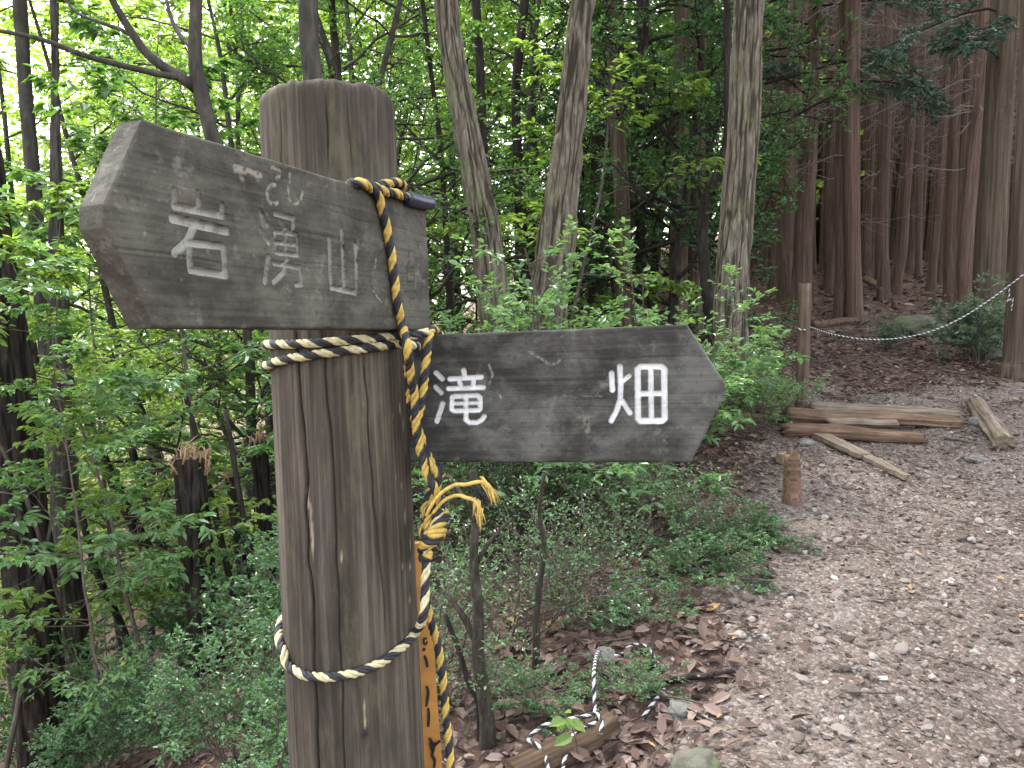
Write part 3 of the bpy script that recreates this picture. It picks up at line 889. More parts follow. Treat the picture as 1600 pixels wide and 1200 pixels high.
# ------------------------------------------------------------------ trees traced by their trunks
def trunk_from_px(poly, Y, top_z=9.0, flare=1.3, sink=.12, to_ground=True):
    """poly: (px, py, width px) from the top of the picture down; the trunk stands in the plane Y"""
    pts = [at_Y(x, y, Y) for x, y, w in poly]
    rad = [w * .5 / FPX * Y * .86 for x, y, w in poly]
    if top_z and pts[0][2] < top_z:
        d = pts[0] - pts[1]; d = d / max(d[2], .05)
        d[0] = np.clip(d[0], -.25, .25)
        k = top_z - pts[0][2]
        pts = [pts[0] + d * k, pts[0] + d * k * .5] + pts
        rad = [rad[0] * .45, rad[0] * .75] + rad
    if to_ground:
        p = pts[-1]; g = gz(p[0], p[1])
        d = (pts[-1] - pts[-2]); d = d / abs(d[2]) if abs(d[2]) > .05 else np.array([0, 0, -1.0])
        d[0] = np.clip(d[0], -.2, .2)
        if p[2] - g > .15:
            pts.append(np.array([p[0] + d[0] * (p[2] - g) * .8, p[1], g + .12])); rad.append(rad[-1] * 1.08)
            p = pts[-1]
        pts.append(np.array([p[0], p[1], g - sink])); rad.append(rad[-1] * flare)
    return np.array(pts)[::-1], np.array(rad)[::-1]

def trunk_mesh(pts, rad, sides, step, mat, kind='plain', seed=0, base=None):
    PR = spline(np.concatenate([pts, rad[:, None]], 1), step)
    C, R = PR[:, :3], np.maximum(PR[:, 3], .002)
    th = np.linspace(0, 2 * np.pi, sides, endpoint=False)
    ct, st = np.cos(th)[None, :], np.sin(th)[None, :]
    z = C[:, 2][:, None] - C[0, 2]
    Rm = R[:, None]; tint = None
    wob = (fbm(ct * 1.2 + seed, st * 1.2, z * 1.1, seed) - .5) * Rm * .22
    if kind == 'oak':
        wx = (fbm(ct * 3, st * 3, z * 3, seed + 3) - .5) * 1.6
        wx = wx * .55
        q = vnoise(ct * Rm * 36 + wx + seed, st * Rm * 36 + wx, z * 3.4, seed + 1)
        q2 = vnoise(ct * Rm * 90 + wx, st * Rm * 90 - wx, z * 9, seed + 2)
        ridge = np.clip(np.abs(2 * q - 1) * 2.1 - .08 + (q2 - .5) * .7, 0, 1)
        tint = ridge
        wob = wob + (ridge - .6) * .016 + (q2 - .5) * .006
    elif kind == 'cedar':
        q = vnoise(ct * Rm * 60 + seed, st * Rm * 60, z * 1.4, seed + 1)
        wob = wob + (q - .5) * .012
    else:
        wob = wob + (fbm(ct * Rm * 40, st * Rm * 40, z * 8, seed + 1) - .5) * Rm * .14
    o = C[0] if base is None else base
    V, F = tube(C - o, R, sides, True, wob)
    mb = MB(); mb.add(V, F, .5 if tint is None else np.concatenate([np.broadcast_to(tint, wob.shape).ravel(), [.5, .5]]))
    return mb.mesh('trunk', mat), o

def limb_pts(a, d, L, seed, n=5, up=.15):
    r = np.random.default_rng(seed); p = np.array(a, float); d = np.array(d, float); out = [p.copy()]
    for i in range(n):
        d = d + r.normal(0, .16, 3) + np.array([0, 0, up * .3]); d /= np.linalg.norm(d)
        p = p + d * L / n; out.append(p.copy())
    return np.array(out)

# ------------------------------------------------------------------ foliage growth
def leaf_arrays(pos, ax, nrm, size, ratio, shape, tint):
    """folded leaves: 'diamond' 2 triangles, 'oval' 2 quads"""
    n = len(pos)
    ax = ax / (np.linalg.norm(ax, axis=1)[:, None] + 1e-9)
    nrm = nrm - ax * np.sum(ax * nrm, 1)[:, None]; nrm /= np.linalg.norm(nrm, axis=1)[:, None] + 1e-9
    sd = np.cross(nrm, ax)
    s = size[:, None]; w = s * ratio * .5; lift = w * .35
    if shape == 'diamond':
        V = np.stack([pos, pos + ax * s * .48 + sd * w + nrm * lift, pos + ax * s, pos + ax * s * .48 - sd * w + nrm * lift], 1).reshape(-1, 3)
        b = np.arange(n)[:, None] * 4
        F = [np.concatenate([b + [0, 1, 2], b + [0, 2, 3]])]
        return V, F, np.repeat(tint, 4)
    dr = -nrm * s * .10
    V = np.stack([pos, pos + ax * s * .28 + sd * w * .86 + nrm * lift, pos + ax * s * .66 + sd * w * .82 + nrm * lift + dr * .5, pos + ax * s + dr,
                  pos + ax * s * .66 - sd * w * .82 + nrm * lift + dr * .5, pos + ax * s * .28 - sd * w * .86 + nrm * lift], 1).reshape(-1, 3)
    b = np.arange(n)[:, None] * 6
    F = [np.concatenate([b + [0, 1, 2, 3], b + [0, 3, 4, 5]])]
    return V, F, np.repeat(tint, 6)

class Grower:
    def __init__(s, seed): s.r = np.random.default_rng(seed); s.wood = MB(); s.lp, s.la, s.ln, s.ls, s.lt = [], [], [], [], []
    def branch(s, a, d, L, r, lev, cfg):
        c = cfg['lev'][lev]; R = s.r
        n = c.get('n', 4); p = np.array(a, float); d = np.array(d, float) / np.linalg.norm(d)
        pts = [p.copy()]; ds = [d.copy()]
        for i in range(n):
            d = d + R.normal(0, c.get('wob', .15), 3) + np.array([0, 0, c.get('trop', 0) / n])
            d /= np.linalg.norm(d)
            p = p + d * (L / n); pts.append(p.copy()); ds.append(d.copy())
        pts = np.array(pts)
        if r > c.get('minr', 0): s.wood.add(*tube(pts, np.linspace(r, r * c.get('tip', .4), n + 1), c.get('sides', 4), False))
        if lev + 1 < len(cfg['lev']):
            k = c['kids']; k = int(R.integers(k[0], k[1] + 1))
            ph = R.uniform(0, 6.28)
            for i in range(k):
                t = c.get('from', .25) + (1 - c.get('from', .25)) * (i + R.uniform(0, .9)) / k
                f = t * n; j = min(int(f), n - 1); q = pts[j] + (pts[j + 1] - pts[j]) * (f - j); dd = ds[j]
                ph += 2.4 if not c.get('flat') else 3.14
                ref = np.array([0, 0, 1.0]) if abs(dd[2]) < .9 else np.array([1.0, 0, 0])
                u = np.cross(dd, ref); u /= np.linalg.norm(u); v = np.cross(u, dd)
                if c.get('flat'): u2 = u * math.copysign(1, math.cos(ph)) + v * R.normal(0, .25)
                else: u2 = u * math.cos(ph) + v * math.sin(ph)
                ang = R.uniform(*c.get('ang', (.6, 1.1)))
                nd = dd * math.cos(ang) + u2 * math.sin(ang)
                sc = 1 - .55 * (t if not c.get('grow') else abs(t - .35))
                s.branch(q, nd, L * R.uniform(*c.get('len', (.4, .6))) * sc, r * c.get('rr', .5) * (1 - .4 * t), lev + 1, cfg)
        m = c.get('leaves', 0)
        if m:
            m = max(1, int(m * R.uniform(.7, 1.3)))
            t = np.concatenate([R.uniform(.15, 1, m - 1), [1.0]]) * n
            j = np.minimum(t.astype(int), n - 1)
            q = pts[j] + (pts[j + 1] - pts[j]) * (t - j)[:, None]
            dd = np.array(ds)[j]
            sidev = np.cross(dd, [0, 0, 1.0]); sidev /= np.linalg.norm(sidev, axis=1)[:, None] + 1e-6
            sg = np.where(np.arange(m) % 2 == 0, 1, -1)[:, None] * R.uniform(.5, 1.1, (m, 1))
            ax = dd * R.uniform(.4, 1.0, (m, 1)) + sidev * sg + R.normal(0, .25, (m, 3)) + np.array([0, 0, cfg.get('droop', -.15)])
            nr = np.array([0, 0, 1.0]) + R.normal(0, cfg.get('ntilt', .35), (m, 3))
            s.lp.append(q); s.la.append(ax); s.ln.append(nr); s.ls.append(cfg['leaf'] * R.uniform(.6, 1.25, m)); 
            s.lt.append(np.clip(R.normal(R.uniform(.3, .6), .16, m), 0, .95) + (R.uniform(0, 1, m) < cfg.get('yel', 0)) * .6)
    def leaves_mesh(s, name, mat, ratio, shape):
        V, F, t = leaf_arrays(np.concatenate(s.lp), np.concatenate(s.la), np.concatenate(s.ln), np.concatenate(s.ls), ratio, shape, np.clip(np.concatenate(s.lt), 0, 1))
        return make_mesh(name, V, F, mat, False, {'tint': t})

def make_plant(seed, cfg, lmat, wmat, stems, ratio=.5, shape='diamond'):
    g = Grower(seed)
    stems(g, cfg)
    return g.wood.mesh('stem', wmat), g.leaves_mesh('foliage', lmat, ratio, shape)

def tree_stems(H, base, spread, nl, r0, lean=.06, up=.35):
    def f(g, cfg):
        R = g.r; n = 10; p = np.zeros(3); d = np.array([R.normal(0, lean), R.normal(0, lean), 1.0]); pts = [np.array([0, 0, -.15]), p.copy()]
        for i in range(n):
            d = d + np.array([R.normal(0, .06), R.normal(0, .06), 0]); d /= np.linalg.norm(d)
            p = p + d * H / n; pts.append(p.copy())
        pts = np.array(pts)
        rad = np.concatenate([[r0 * 1.25], np.linspace(r0, r0 * .15, n + 1)])
        C = spline(np.concatenate([pts, rad[:, None]], 1), .25)
        g.wood.add(*tube(C[:, :3], C[:, 3], 9))
        ph = 0
        for i in range(nl):
            t = base + (1 - base) * (i + R.uniform(0, .8)) / nl
            z = t * H; j = np.searchsorted(C[:, 2], z); j = min(j, len(C) - 1)
            ph += 2.4 + R.normal(0, .3)
            L = spread * (1.05 - .6 * max(0, (t - base) / (1 - base)) ** 1.5) * R.uniform(.6, 1.15)
            g.branch(C[j, :3], np.array([math.cos(ph), math.sin(ph), up * R.uniform(.2, 1.6)]), L, C[j, 3] * .55, 0, cfg)
    return f

def shrub_stems(n, H, out, r0):
    def f(g, cfg):
        R = g.r
        for i in range(n):
            a = R.uniform(0, 6.28); o = R.uniform(.2, 1) * out
            g.branch(np.array([math.cos(a) * .06, math.sin(a) * .06, -.04]), np.array([math.cos(a) * o, math.sin(a) * o, 1.0]), H * R.uniform(.65, 1.15), r0 * R.uniform(.6, 1.1), 0, cfg)
    return f

CFG = {
 'bright': dict(leaf=.088, droop=-.25, ntilt=.4, yel=.006, lev=[dict(n=5, wob=.13, trop=.1, kids=(5, 7), ang=(.5, 1.0), len=(.45, .65), flat=True, rr=.5), dict(n=4, wob=.15, kids=(6, 8), ang=(.5, 1.0), len=(.35, .55), flat=True, rr=.5, leaves=3), dict(n=2, wob=.2, leaves=7, minr=.002)]),
 'sapling': dict(leaf=.062, droop=-.3, ntilt=.35, yel=.01, lev=[dict(n=5, wob=.12, trop=.05, kids=(5, 7), ang=(.5, .9), len=(.45, .65), flat=True, rr=.5), dict(n=3, wob=.15, kids=(3, 5), ang=(.5, .9), len=(.4, .6), flat=True, rr=.5, leaves=6), dict(n=2, wob=.2, leaves=8)]),
 'mid': dict(leaf=.06, droop=-.12, ntilt=.5, yel=.008, lev=[dict(n=5, wob=.18, trop=.2, kids=(6, 9), ang=(.5, 1.1), len=(.4, .6), rr=.5), dict(n=3, wob=.2, kids=(6, 8), ang=(.5, 1.1), len=(.4, .6), rr=.5, leaves=3), dict(n=2, wob=.2, leaves=9, minr=.002)]),
 'dark': dict(leaf=.05, droop=-.05, ntilt=.5, lev=[dict(n=5, wob=.18, trop=.15, kids=(7, 9), ang=(.5, 1.1), len=(.4, .6), rr=.5), dict(n=3, wob=.2, kids=(6, 9), ang=(.5, 1.1), len=(.4, .6), rr=.5, leaves=4), dict(n=2, wob=.2, leaves=14, minr=.002)]),
 'shrub': dict(leaf=.033, droop=-.02, ntilt=.5, lev=[dict(n=5, wob=.16, kids=(7, 10), ang=(.5, 1.1), len=(.35, .6), rr=.5, **{'from': .2}), dict(n=3, wob=.2, kids=(5, 7), ang=(.5, 1.1), len=(.4, .65), rr=.5, leaves=4), dict(n=2, wob=.2, leaves=12)]),
 'twiggy': dict(leaf=.022, droop=.0, ntilt=.6, lev=[dict(n=6, wob=.2, kids=(7, 10), ang=(.5, 1.2), len=(.4, .65), rr=.5, **{'from': .15}), dict(n=4, wob=.22, kids=(5, 7), ang=(.5, 1.2), len=(.45, .7), rr=.55, leaves=1), dict(n=2, wob=.25, leaves=6)]),
 'fresh': dict(leaf=.040, droop=-.1, ntilt=.35, lev=[dict(n=6, wob=.13, trop=-.25, kids=(6, 9), ang=(.5, 1.0), len=(.4, .6), flat=True, rr=.5, **{'from': .35}), dict(n=3, wob=.18, kids=(4, 6), ang=(.5, 1.0), len=(.4, .6), flat=True, rr=.5, leaves=5), dict(n=2, wob=.2, leaves=9)]),
 'low': dict(leaf=.024, droop=.0, ntilt=.35, lev=[dict(n=5, wob=.16, trop=-.3, kids=(6, 8), ang=(.5, 1.0), len=(.4, .6), flat=True, rr=.5, **{'from': .15}), dict(n=3, wob=.18, kids=(5, 6), ang=(.5, 1.0), len=(.4, .65), flat=True, rr=.5, leaves=4), dict(n=2, wob=.2, leaves=11)]),
 'needle': dict(leaf=.065, droop=-.35, ntilt=.5, lev=[dict(n=6, wob=.10, trop=-.45, kids=(9, 12), ang=(.5, .9), len=(.35, .5), flat=True, rr=.4, **{'from': .25}), dict(n=4, wob=.12, trop=-.3, kids=(7, 9), ang=(.4, .8), len=(.35, .5), flat=True, rr=.5, leaves=8), dict(n=2, wob=.12, leaves=16, minr=.002)]),
}
PLANT = {
 'bright': [make_plant(100 + i, CFG['bright'], M['leaf_bright'], M['bark_grey'], tree_stems(8.5, .06, 2.0, 26, .06), .5, 'oval') for i in range(3)],
 'mid': [make_plant(120 + i, CFG['mid'], M['leaf_mid'], M['bark_grey'], tree_stems(7.5, .10, 1.6, 30, .07), .46, 'diamond') for i in range(3)],
 'dark': [make_plant(140 + i, CFG['dark'], M['leaf_dark'], M['bark_dark'], tree_stems(6.5, .08, 1.5, 30, .06), .45, 'diamond') for i in range(3)],
 'shrub': [make_plant(160 + i, CFG['shrub'], M['leaf_dark'], M['twig'], shrub_stems(10, .95, .75, .010), .5, 'oval') for i in range(3)],
 'twiggy': [make_plant(180 + i, CFG['twiggy'], M['leaf_dark'], M['twig'], shrub_stems(10, .85, .8, .008), .5, 'diamond') for i in range(3)],
 'fresh': [make_plant(200 + i, CFG['fresh'], M['leaf_fresh'], M['twig'], shrub_stems(11, 1.1, .9, .009), .5, 'oval') for i in range(3)],
 'low': [make_plant(220 + i, CFG['low'], M['leaf_dark'], M['twig'], shrub_stems(13, .5, 2.2, .006), .5, 'oval') for i in range(3)],
 'sapling': [make_plant(260 + i, CFG['sapling'], M[('leaf_bright', 'leaf_mid', 'leaf_fresh')[i]], M['twig'], tree_stems(3.4, .15, .85, 17, .016, .12), .45, 'oval') for i in range(3)],
 'greyshrub': [make_plant(240, dict(CFG['shrub'], leaf=.05), M['grey_leaf'], M['twig'], shrub_stems(12, .8, .9, .008), .45, 'diamond')],
}
NAMES = {'bright': ('broadleaf_tree', 'tree'), 'mid': ('evergreen_tree', 'tree'), 'dark': ('holly_tree', 'tree'), 'shrub': ('evergreen_shrub', 'shrub'), 'twiggy': ('twiggy_shrub', 'shrub'),
         'fresh': ('leafy_shrub', 'shrub'), 'low': ('ground_shrub', 'shrub'), 'greyshrub': ('grey_shrub', 'shrub'), 'sapling': ('sapling', 'tree')}
prng = np.random.default_rng(77)

def place(kind, px, Y, sc, label, group=None, var=None, rz=None, dz=0.0, squash=1.0):
    X = (px - 800) / FPX * Y
    v = PLANT[kind][(int(prng.integers(0, 99)) if var is None else var) % len(PLANT[kind])]
    nm, cat = NAMES[kind]
    o = empty(nm, (X, Y, gz(X, Y) + dz), prng.uniform(0, 6.28) if rz is None else rz, (sc, sc, sc * squash))
    tree = cat == 'tree'
    link('trunk' if tree else 'stem', v[0], o)
    link('crown' if tree else 'foliage', v[1], o, 'stuff')
    return tag(o, label, cat, group)

# slope below the signpost: bright broadleaf trees
for px, Y, sc in [(110, 8.4, .95), (265, 7.4, .85), (400, 9.6, 1.05), (-10, 10.5, 1.1), (210, 12, 1.2), (340, 14, 1.25), (520, 12.5, 1.2), (-120, 9, 1.0), (640, 14.5, 1.2)]:
    place('bright', px, Y, sc, 'bright yellow green broadleaf tree down the slope past the brown arrow board', 'bright broadleaf trees on the slope')
for px, Y, sc, label in [(-60, 4.0, 1.0, 'light green sapling with drooping leaves beside the thick black trunk'), (95, 4.5, 1.05, 'tall light green sapling just past the tip of the brown board'),
                         (215, 4.2, .8, 'light green sapling under the brown arrow board'), (150, 3.6, .6, 'small light green sapling among the dark bank shrubs'), (170, 5.4, 1.2, 'light green sapling between the grey trunk and the forked tree'), (320, 5.6, 1.25, 'light green sapling growing round the forked tree'), (30, 5.6, 1.3, 'light green sapling behind the thick black trunk')]:
    place('sapling', px, Y, sc, label)
place('sapling', 850, 6.9, 1.3, 'yellowing sapling between the two slanting oaks')
for px, Y, sc, label in [(380, 6.3, .75, 'mid green evergreen tree behind the forked tree'), (650, 6.6, .8, 'mid green evergreen tree between the post and the slanting oak'), (470, 6.6, .8, 'mid green evergreen tree right behind the top of the post'),
                         (560, 8.2, .95, 'taller mid green evergreen tree behind the post'), (720, 9.0, 1.0, 'mid green evergreen tree behind the slanting furrowed oak'), (810, 8.6, .9, 'mid green evergreen tree between the two slanting oaks'), (835, 11.5, 1.1, 'distant mid green evergreen tree between the two slanting oaks')]:
    place('mid', px, Y, sc, label)
for px, Y, sc, label in [(960, 8.0, .95, 'dark small leaved evergreen tree beside the oak that widens at its foot'), (1040, 7.4, .85, 'dark small leaved evergreen tree beside the crooked trunk'), (1010, 10, 1.0, None), (1050, 9.6, 1.0, None), (930, 12, 1.1, None), (1085, 13, 1.0, None), (940, 14, 1.1, None), (890, 16, 1.1, None), (880, 9.6, .9, 'dark evergreen tree hidden behind the oak that widens at its foot')]:
    place('dark', px, Y, sc, label or 'dark small leaved evergreen tree deep in the thicket behind the oaks', None if label else 'dark evergreens deep in the thicket')
# shrubs
for px, Y, sc, label in [(235, 3.2, .42, 'dark glossy shrub at the foot of the snapped black trunk'), (350, 2.8, .55, 'dark glossy shrub close beside the post below its lowest rope'), (180, 4.0, .6, 'dark glossy shrub between the brown grey trunk and the snapped trunk'), (420, 3.5, .75, 'dark glossy shrub behind the lower part of the post'),
                         (110, 3.3, .5, 'dark glossy shrub in front of the brown grey trunk'), (395, 4.4, .7, 'dark glossy shrub in front of the short snapped brown trunk'), (60, 4.9, .9, 'dark glossy shrub behind the thick black trunk'), (410, 2.6, .42, 'small dark shrub in the leaf litter next to the post'), (300, 5.4, .9, 'dark glossy shrub farther down the bank behind the snapped trunk')]:
    place('shrub', px, Y, sc, label)
for px, Y, sc, label in [(705, 2.9, .75, 'twiggy shrub growing round the short dark stem'), (800, 3.3, .75, 'twiggy shrub under the first white character'), (905, 3.4, .72, 'twiggy shrub with bare stems under the middle of the grey board'), (760, 4.2, 1.0, 'taller twiggy shrub behind the short dark stem'), (860, 4.3, .95, 'taller twiggy shrub behind the thin dark stem'), (985, 4.1, .7, 'twiggy shrub beside the short mossy log')]:
    place('twiggy', px, Y, sc, label)
for px, Y, sc, label in [(730, 4.6, 1.2, 'pale leafy shrub at the foot of the slanting oak'), (830, 4.9, 1.2, 'pale leafy shrub between the feet of the two slanting oaks'), (930, 5.0, 1.3, 'pale leafy shrub at the foot of the oak that widens'), (1015, 5.2, 1.2, 'pale leafy shrub above the last white character'), (690, 5.6, 1.3, 'pale leafy shrub showing between the two boards'), (752, 5.35, 1.3, 'pale leafy shrub half covering the foot of the slanting oak')]:
    place('fresh', px, Y, sc, label)
place('fresh', 1095, 5.5, .8, 'pale leafy shrub beside the tip of the grey board')
place('fresh', 1172, 5.6, .5, 'pale green sprig in front of the thickest furrowed trunk', None, 1)
place('fresh', 1212, 5.9, .42, 'pale green sprig beside the short rope stake', None, 2)
for px, Y, sc, label in [(1150, 4.0, .6, 'low spreading shrub below the tip of the grey board'), (1215, 3.95, .42, 'low spreading shrub just in front of the broken reddish stump'), (1085, 3.8, .62, 'low spreading shrub beside the pale cut block at the path edge'), (1010, 3.2, .5, 'low spreading shrub between the path and the twiggy shrubs'), (1120, 3.5, .6, 'low spreading shrub lapping over the path edge'), (985, 2.75, .36, 'low shrub above the curved dark root'), (850, 2.75, .42, 'low shrub over the pale cut block in the litter')]:
    place('low', px, Y, sc, label)
place('greyshrub', 1535, 7.6, .85, 'pale grey green shrub below the sagging rope')
place('greyshrub', 1385, 8.1, .35, 'small grey green tuft beside the mossy boulder')

# furrowed and other traced trunks
CROWN = make_plant(300, CFG['mid'], M['leaf_mid'], M['bark_grey'], tree_stems(4.5, .15, 1.7, 16, .06), .46, 'diamond')
def traced_tree(name, poly, Y, mat, label, kind='plain', sides=28, step=.12, top_z=8.5, seed=1, group=None, limbs=(), crown=True, flare=1.3, cat='tree'):
    pts, rad = trunk_from_px(poly, Y, top_z, flare)
    me, o = trunk_mesh(pts, rad, sides, step, mat, kind, seed)
    e = empty(name, o)
    link('trunk', me, e)
    for q, (lp, r0, r1) in enumerate(limbs):
        W = [np.asarray(at_Y(x, y, Y + dy)) - o for x, y, dy in lp]
        C = spline(W, .06); mb = MB(); mb.add(*tube(C, np.linspace(r0, r1, len(C)), 8))
        link('limb', mb.mesh('limb', mat), e)
    if crown:
        t = pts[-1] - o
        for nm, me2, kd in (('limb', CROWN[0], None), ('crown', CROWN[1], 'stuff')):
            c = link(nm, me2, e, kd); c.location = tuple(t - np.array([0, 0, .6])); c.rotation_euler = (0, 0, seed)
    return tag(e, label, cat, group)

traced_tree('oak_tree', [(690, -60, 36), (703, 60, 40), (717, 140, 41), (739, 260, 47), (755, 340, 50), (768, 440, 56)], 5.9, M['bark_oak'], 'slanting furrowed oak trunk just past the post beside the pale shrubs', 'oak', 130, .025, 7.5, 1)
traced_tree('oak_tree', [(918, -60, 40), (908, 30, 43), (898, 130, 47), (885, 250, 54), (873, 340, 62), (865, 400, 68)], 6.1, M['bark_oak'], 'furrowed oak trunk widening to its foot behind the grey arrow board', 'oak', 150, .025, 7.5, 2)
traced_tree('oak_tree', [(1174, -60, 48), (1168, 60, 50), (1163, 180, 54), (1152, 330, 58), (1144, 450, 60), (1143, 540, 60), (1152, 625, 62)], 6.25, M['bark_oak'], 'thickest furrowed oak trunk standing at the edge of the path by the short stake', 'oak', 160, .025, 7.5, 3)
SL = 'slender dark trunk in the thicket behind the furrowed oaks'
for i, (poly, Y) in enumerate([([(741, -40, 16), (752, 150, 16), (757, 420, 20)], 7.2), ([(822, -20, 17), (806, 150, 16), (815, 350, 20)], 8.0), ([(1002, -20, 16), (1000, 300, 19), (1002, 440, 20)], 9.2),
                               ([(938, -20, 20), (934, 200, 22), (930, 420, 24)], 8.8), ([(1110, 0, 16), (1106, 200, 19), (1100, 420, 22)], 10.2), ([(672, 100, 8), (690, 250, 9), (700, 420, 12)], 6.6)]):
    traced_tree('slender_tree', poly, Y, M['bark_dark'], SL, 'plain', 14, .15, 7.5, 20 + i, 'slender dark trunks in the thicket')
BR = 'brown scaly trunk standing between the furrowed oaks'
for i, (poly, Y) in enumerate([([(1068, -40, 27), (1064, 120, 27), (1060, 440, 34)], 8.2), ([(965, 200, 25), (972, 320, 27), (975, 450, 32)], 7.6), ([(1090, 300, 28), (1088, 440, 34)], 9.0)]):
    traced_tree('brown_tree', poly, Y, M['bark_cedar_pale'], BR, 'cedar', 24, .1, 7.5, 30 + i, 'brown trunks between the oaks')
traced_tree('crooked_tree', [(1137, 120, 14), (1138, 210, 17), (1124, 270, 20), (1102, 320, 22), (1098, 380, 20), (1104, 440, 22)], 6.9, M['bark_dark'], 'crooked dark trunk bending towards the thickest furrowed oak', 'plain', 18, .06, 6.0, 40, limbs=[([(1100, 330, 0), (1080, 260, .1), (1060, 220, .2)], .02, .008)])
traced_tree('round_tree', [(480, -60, 32), (483, 60, 33), (488, 118, 34), (500, 300, 36)], 4.6, M['bark_grey'], 'grey trunk rising straight behind the top of the post', 'plain', 28, .06, 7, 41)
traced_tree('slender_tree', [(518, 0, 12), (522, 60, 12), (527, 118, 14)], 6.0, M['bark_dark'], 'thin dark trunk beside the grey trunk behind the post top', 'plain', 14, .12, 7, 42)
traced_tree('branching_tree', [(306, -60, 20), (306, 20, 21), (305, 90, 23), (312, 135, 27), (322, 175, 25), (332, 215, 26), (368, 330, 27), (418, 450, 28), (462, 560, 30), (510, 760, 32), (530, 950, 34)], 4.2, M['bark_grey'], 'dark forked tree spreading bare branches above the brown arrow board', 'plain', 24, .05, 6, 43,
            limbs=[([(308, 140, 0), (285, 122, -.02), (255, 104, -.05), (228, 82, -.08), (205, 50, -.1), (182, 12, -.15), (160, -30, -.2)], .028, .014),
                   ([(282, 121, -.02), (250, 116, -.1), (190, 102, -.2), (130, 86, -.3), (60, 60, -.35), (-20, 45, -.4)], .017, .009),
                   ([(228, 80, -.08), (200, 52, -.05), (160, 36, 0), (120, 20, .1), (95, -10, .15)], .012, .006),
                   ([(306, 80, 0), (285, 60, .1), (268, 30, .2), (258, -10, .3)], .014, .009)])
traced_tree('dark_tree', [(-20, 150, 26), (-4, 380, 46), (10, 520, 66), (18, 600, 74), (40, 850, 84), (60, 1060, 86), (70, 1220, 88)], 4.3, M['bark_dark'], 'thick black furrowed trunk on the steep bank', 'oak', 80, .03, 5.0, 44)
traced_tree('dark_tree', [(30, -20, 22), (38, 120, 22), (50, 260, 24), (62, 420, 26), (80, 620, 30)], 6.2, M['bark_grey'], 'thin grey trunk standing past the tip of the brown board', 'plain', 20, .1, 7, 45)
traced_tree('dark_tree', [(86, 120, 12), (88, 300, 20), (92, 520, 36), (98, 700, 42), (112, 950, 46), (132, 1200, 50)], 5.2, M['bark_grey'], 'brown grey trunk beside the thick black one on the bank', 'oak', 70, .035, 6.0, 46)
for i, (poly, Y) in enumerate([([(120, 770, 11), (150, 890, 13), (195, 990, 14)], 4.8), ([(130, 640, 16), (185, 770, 20), (240, 880, 24), (275, 975, 26)], 6.0), ([(290, 620, 9), (315, 710, 10), (340, 820, 12)], 5.0),
                               ([(205, 700, 14), (235, 800, 15), (268, 905, 16)], 7.0), ([(352, 640, 9), (372, 760, 10), (400, 930, 12)], 4.4)]):
    traced_tree('leaning_tree', poly, Y, M['bark_dark'], 'thin leaning dark stem in the shade of the steep bank', 'plain', 12, .08, None, 50 + i, 'thin leaning stems on the bank', crown=False)
def snag(poly, Y, label, seed, ragged=True):
    pts, rad = trunk_from_px(poly, Y, None, 1.15)
    me, o = trunk_mesh(pts, rad, 48, .03, M['bark_dark'], 'oak', seed)
    e = empty('broken_trunk', o); link('trunk', me, e)
    r = np.random.default_rng(seed); t = pts[-1] - o; mb = MB()
    for i in range(70 if ragged else 26):
        a = r.uniform(0, 6.28); q = t + np.array([math.cos(a), math.sin(a), 0]) * rad[-1] * r.uniform(.3, 1.15) - np.array([0, 0, r.uniform(.0, .10)])
        L = r.uniform(.04, .12)
        mb.add(*tube([q, q + np.array([r.normal(0, .012), r.normal(0, .012), L * .6]), q + np.array([r.normal(0, .03), r.normal(0, .03), L])], [.008, .006, .001], 4))
    link('splintered_top', mb.mesh('splintered_top', M['splinter']), e)
    tag(e, label, 'tree trunk')
snag([(296, 715, 56), (304, 830, 55), (318, 960, 56), (334, 1090, 60)], 4.4, 'snapped black trunk with a pale splintered top', 60)
snag([(403, 690, 28), (410, 760, 30), (425, 900, 32)], 5.0, 'short snapped brown trunk beside the post', 61, False)
snag([(360, 745, 18), (372, 830, 20), (390, 960, 22)], 5.3, 'thin snapped stem with a small frayed top on the bank', 62, False)
traced_tree('slender_tree', [(738, 735, 13), (744, 800, 15), (740, 870, 18), (747, 950, 21), (748, 1030, 25), (762, 1130, 30)], 2.55, M['bark_stem'], 'short dark stem rising under the grey board from the leaf litter', 'plain', 24, .02, None, 63, crown=False,
            limbs=[([(748, 1010, 0), (722, 960, .03), (700, 930, .06)], .014, .008), ([(745, 880, 0), (770, 840, .04), (800, 810, .1)], .008, .004), ([(744, 800, 0), (720, 770, .05), (700, 740, .1)], .008, .004)])
traced_tree('slender_tree', [(850, 740, 8), (843, 800, 9), (850, 860, 10), (840, 940, 12), (838, 1010, 14)], 3.0, M['bark_stem'], 'thin dark stem in the twiggy shrubs under the grey board', 'plain', 14, .03, None, 64, crown=False)
traced_tree('slender_tree', [(695, 960, 9), (715, 1010, 10), (735, 1075, 12)], 2.6, M['bark_dark'], 'thin sucker leaning against the short dark stem', 'plain', 12, .03, None, 65, crown=False)

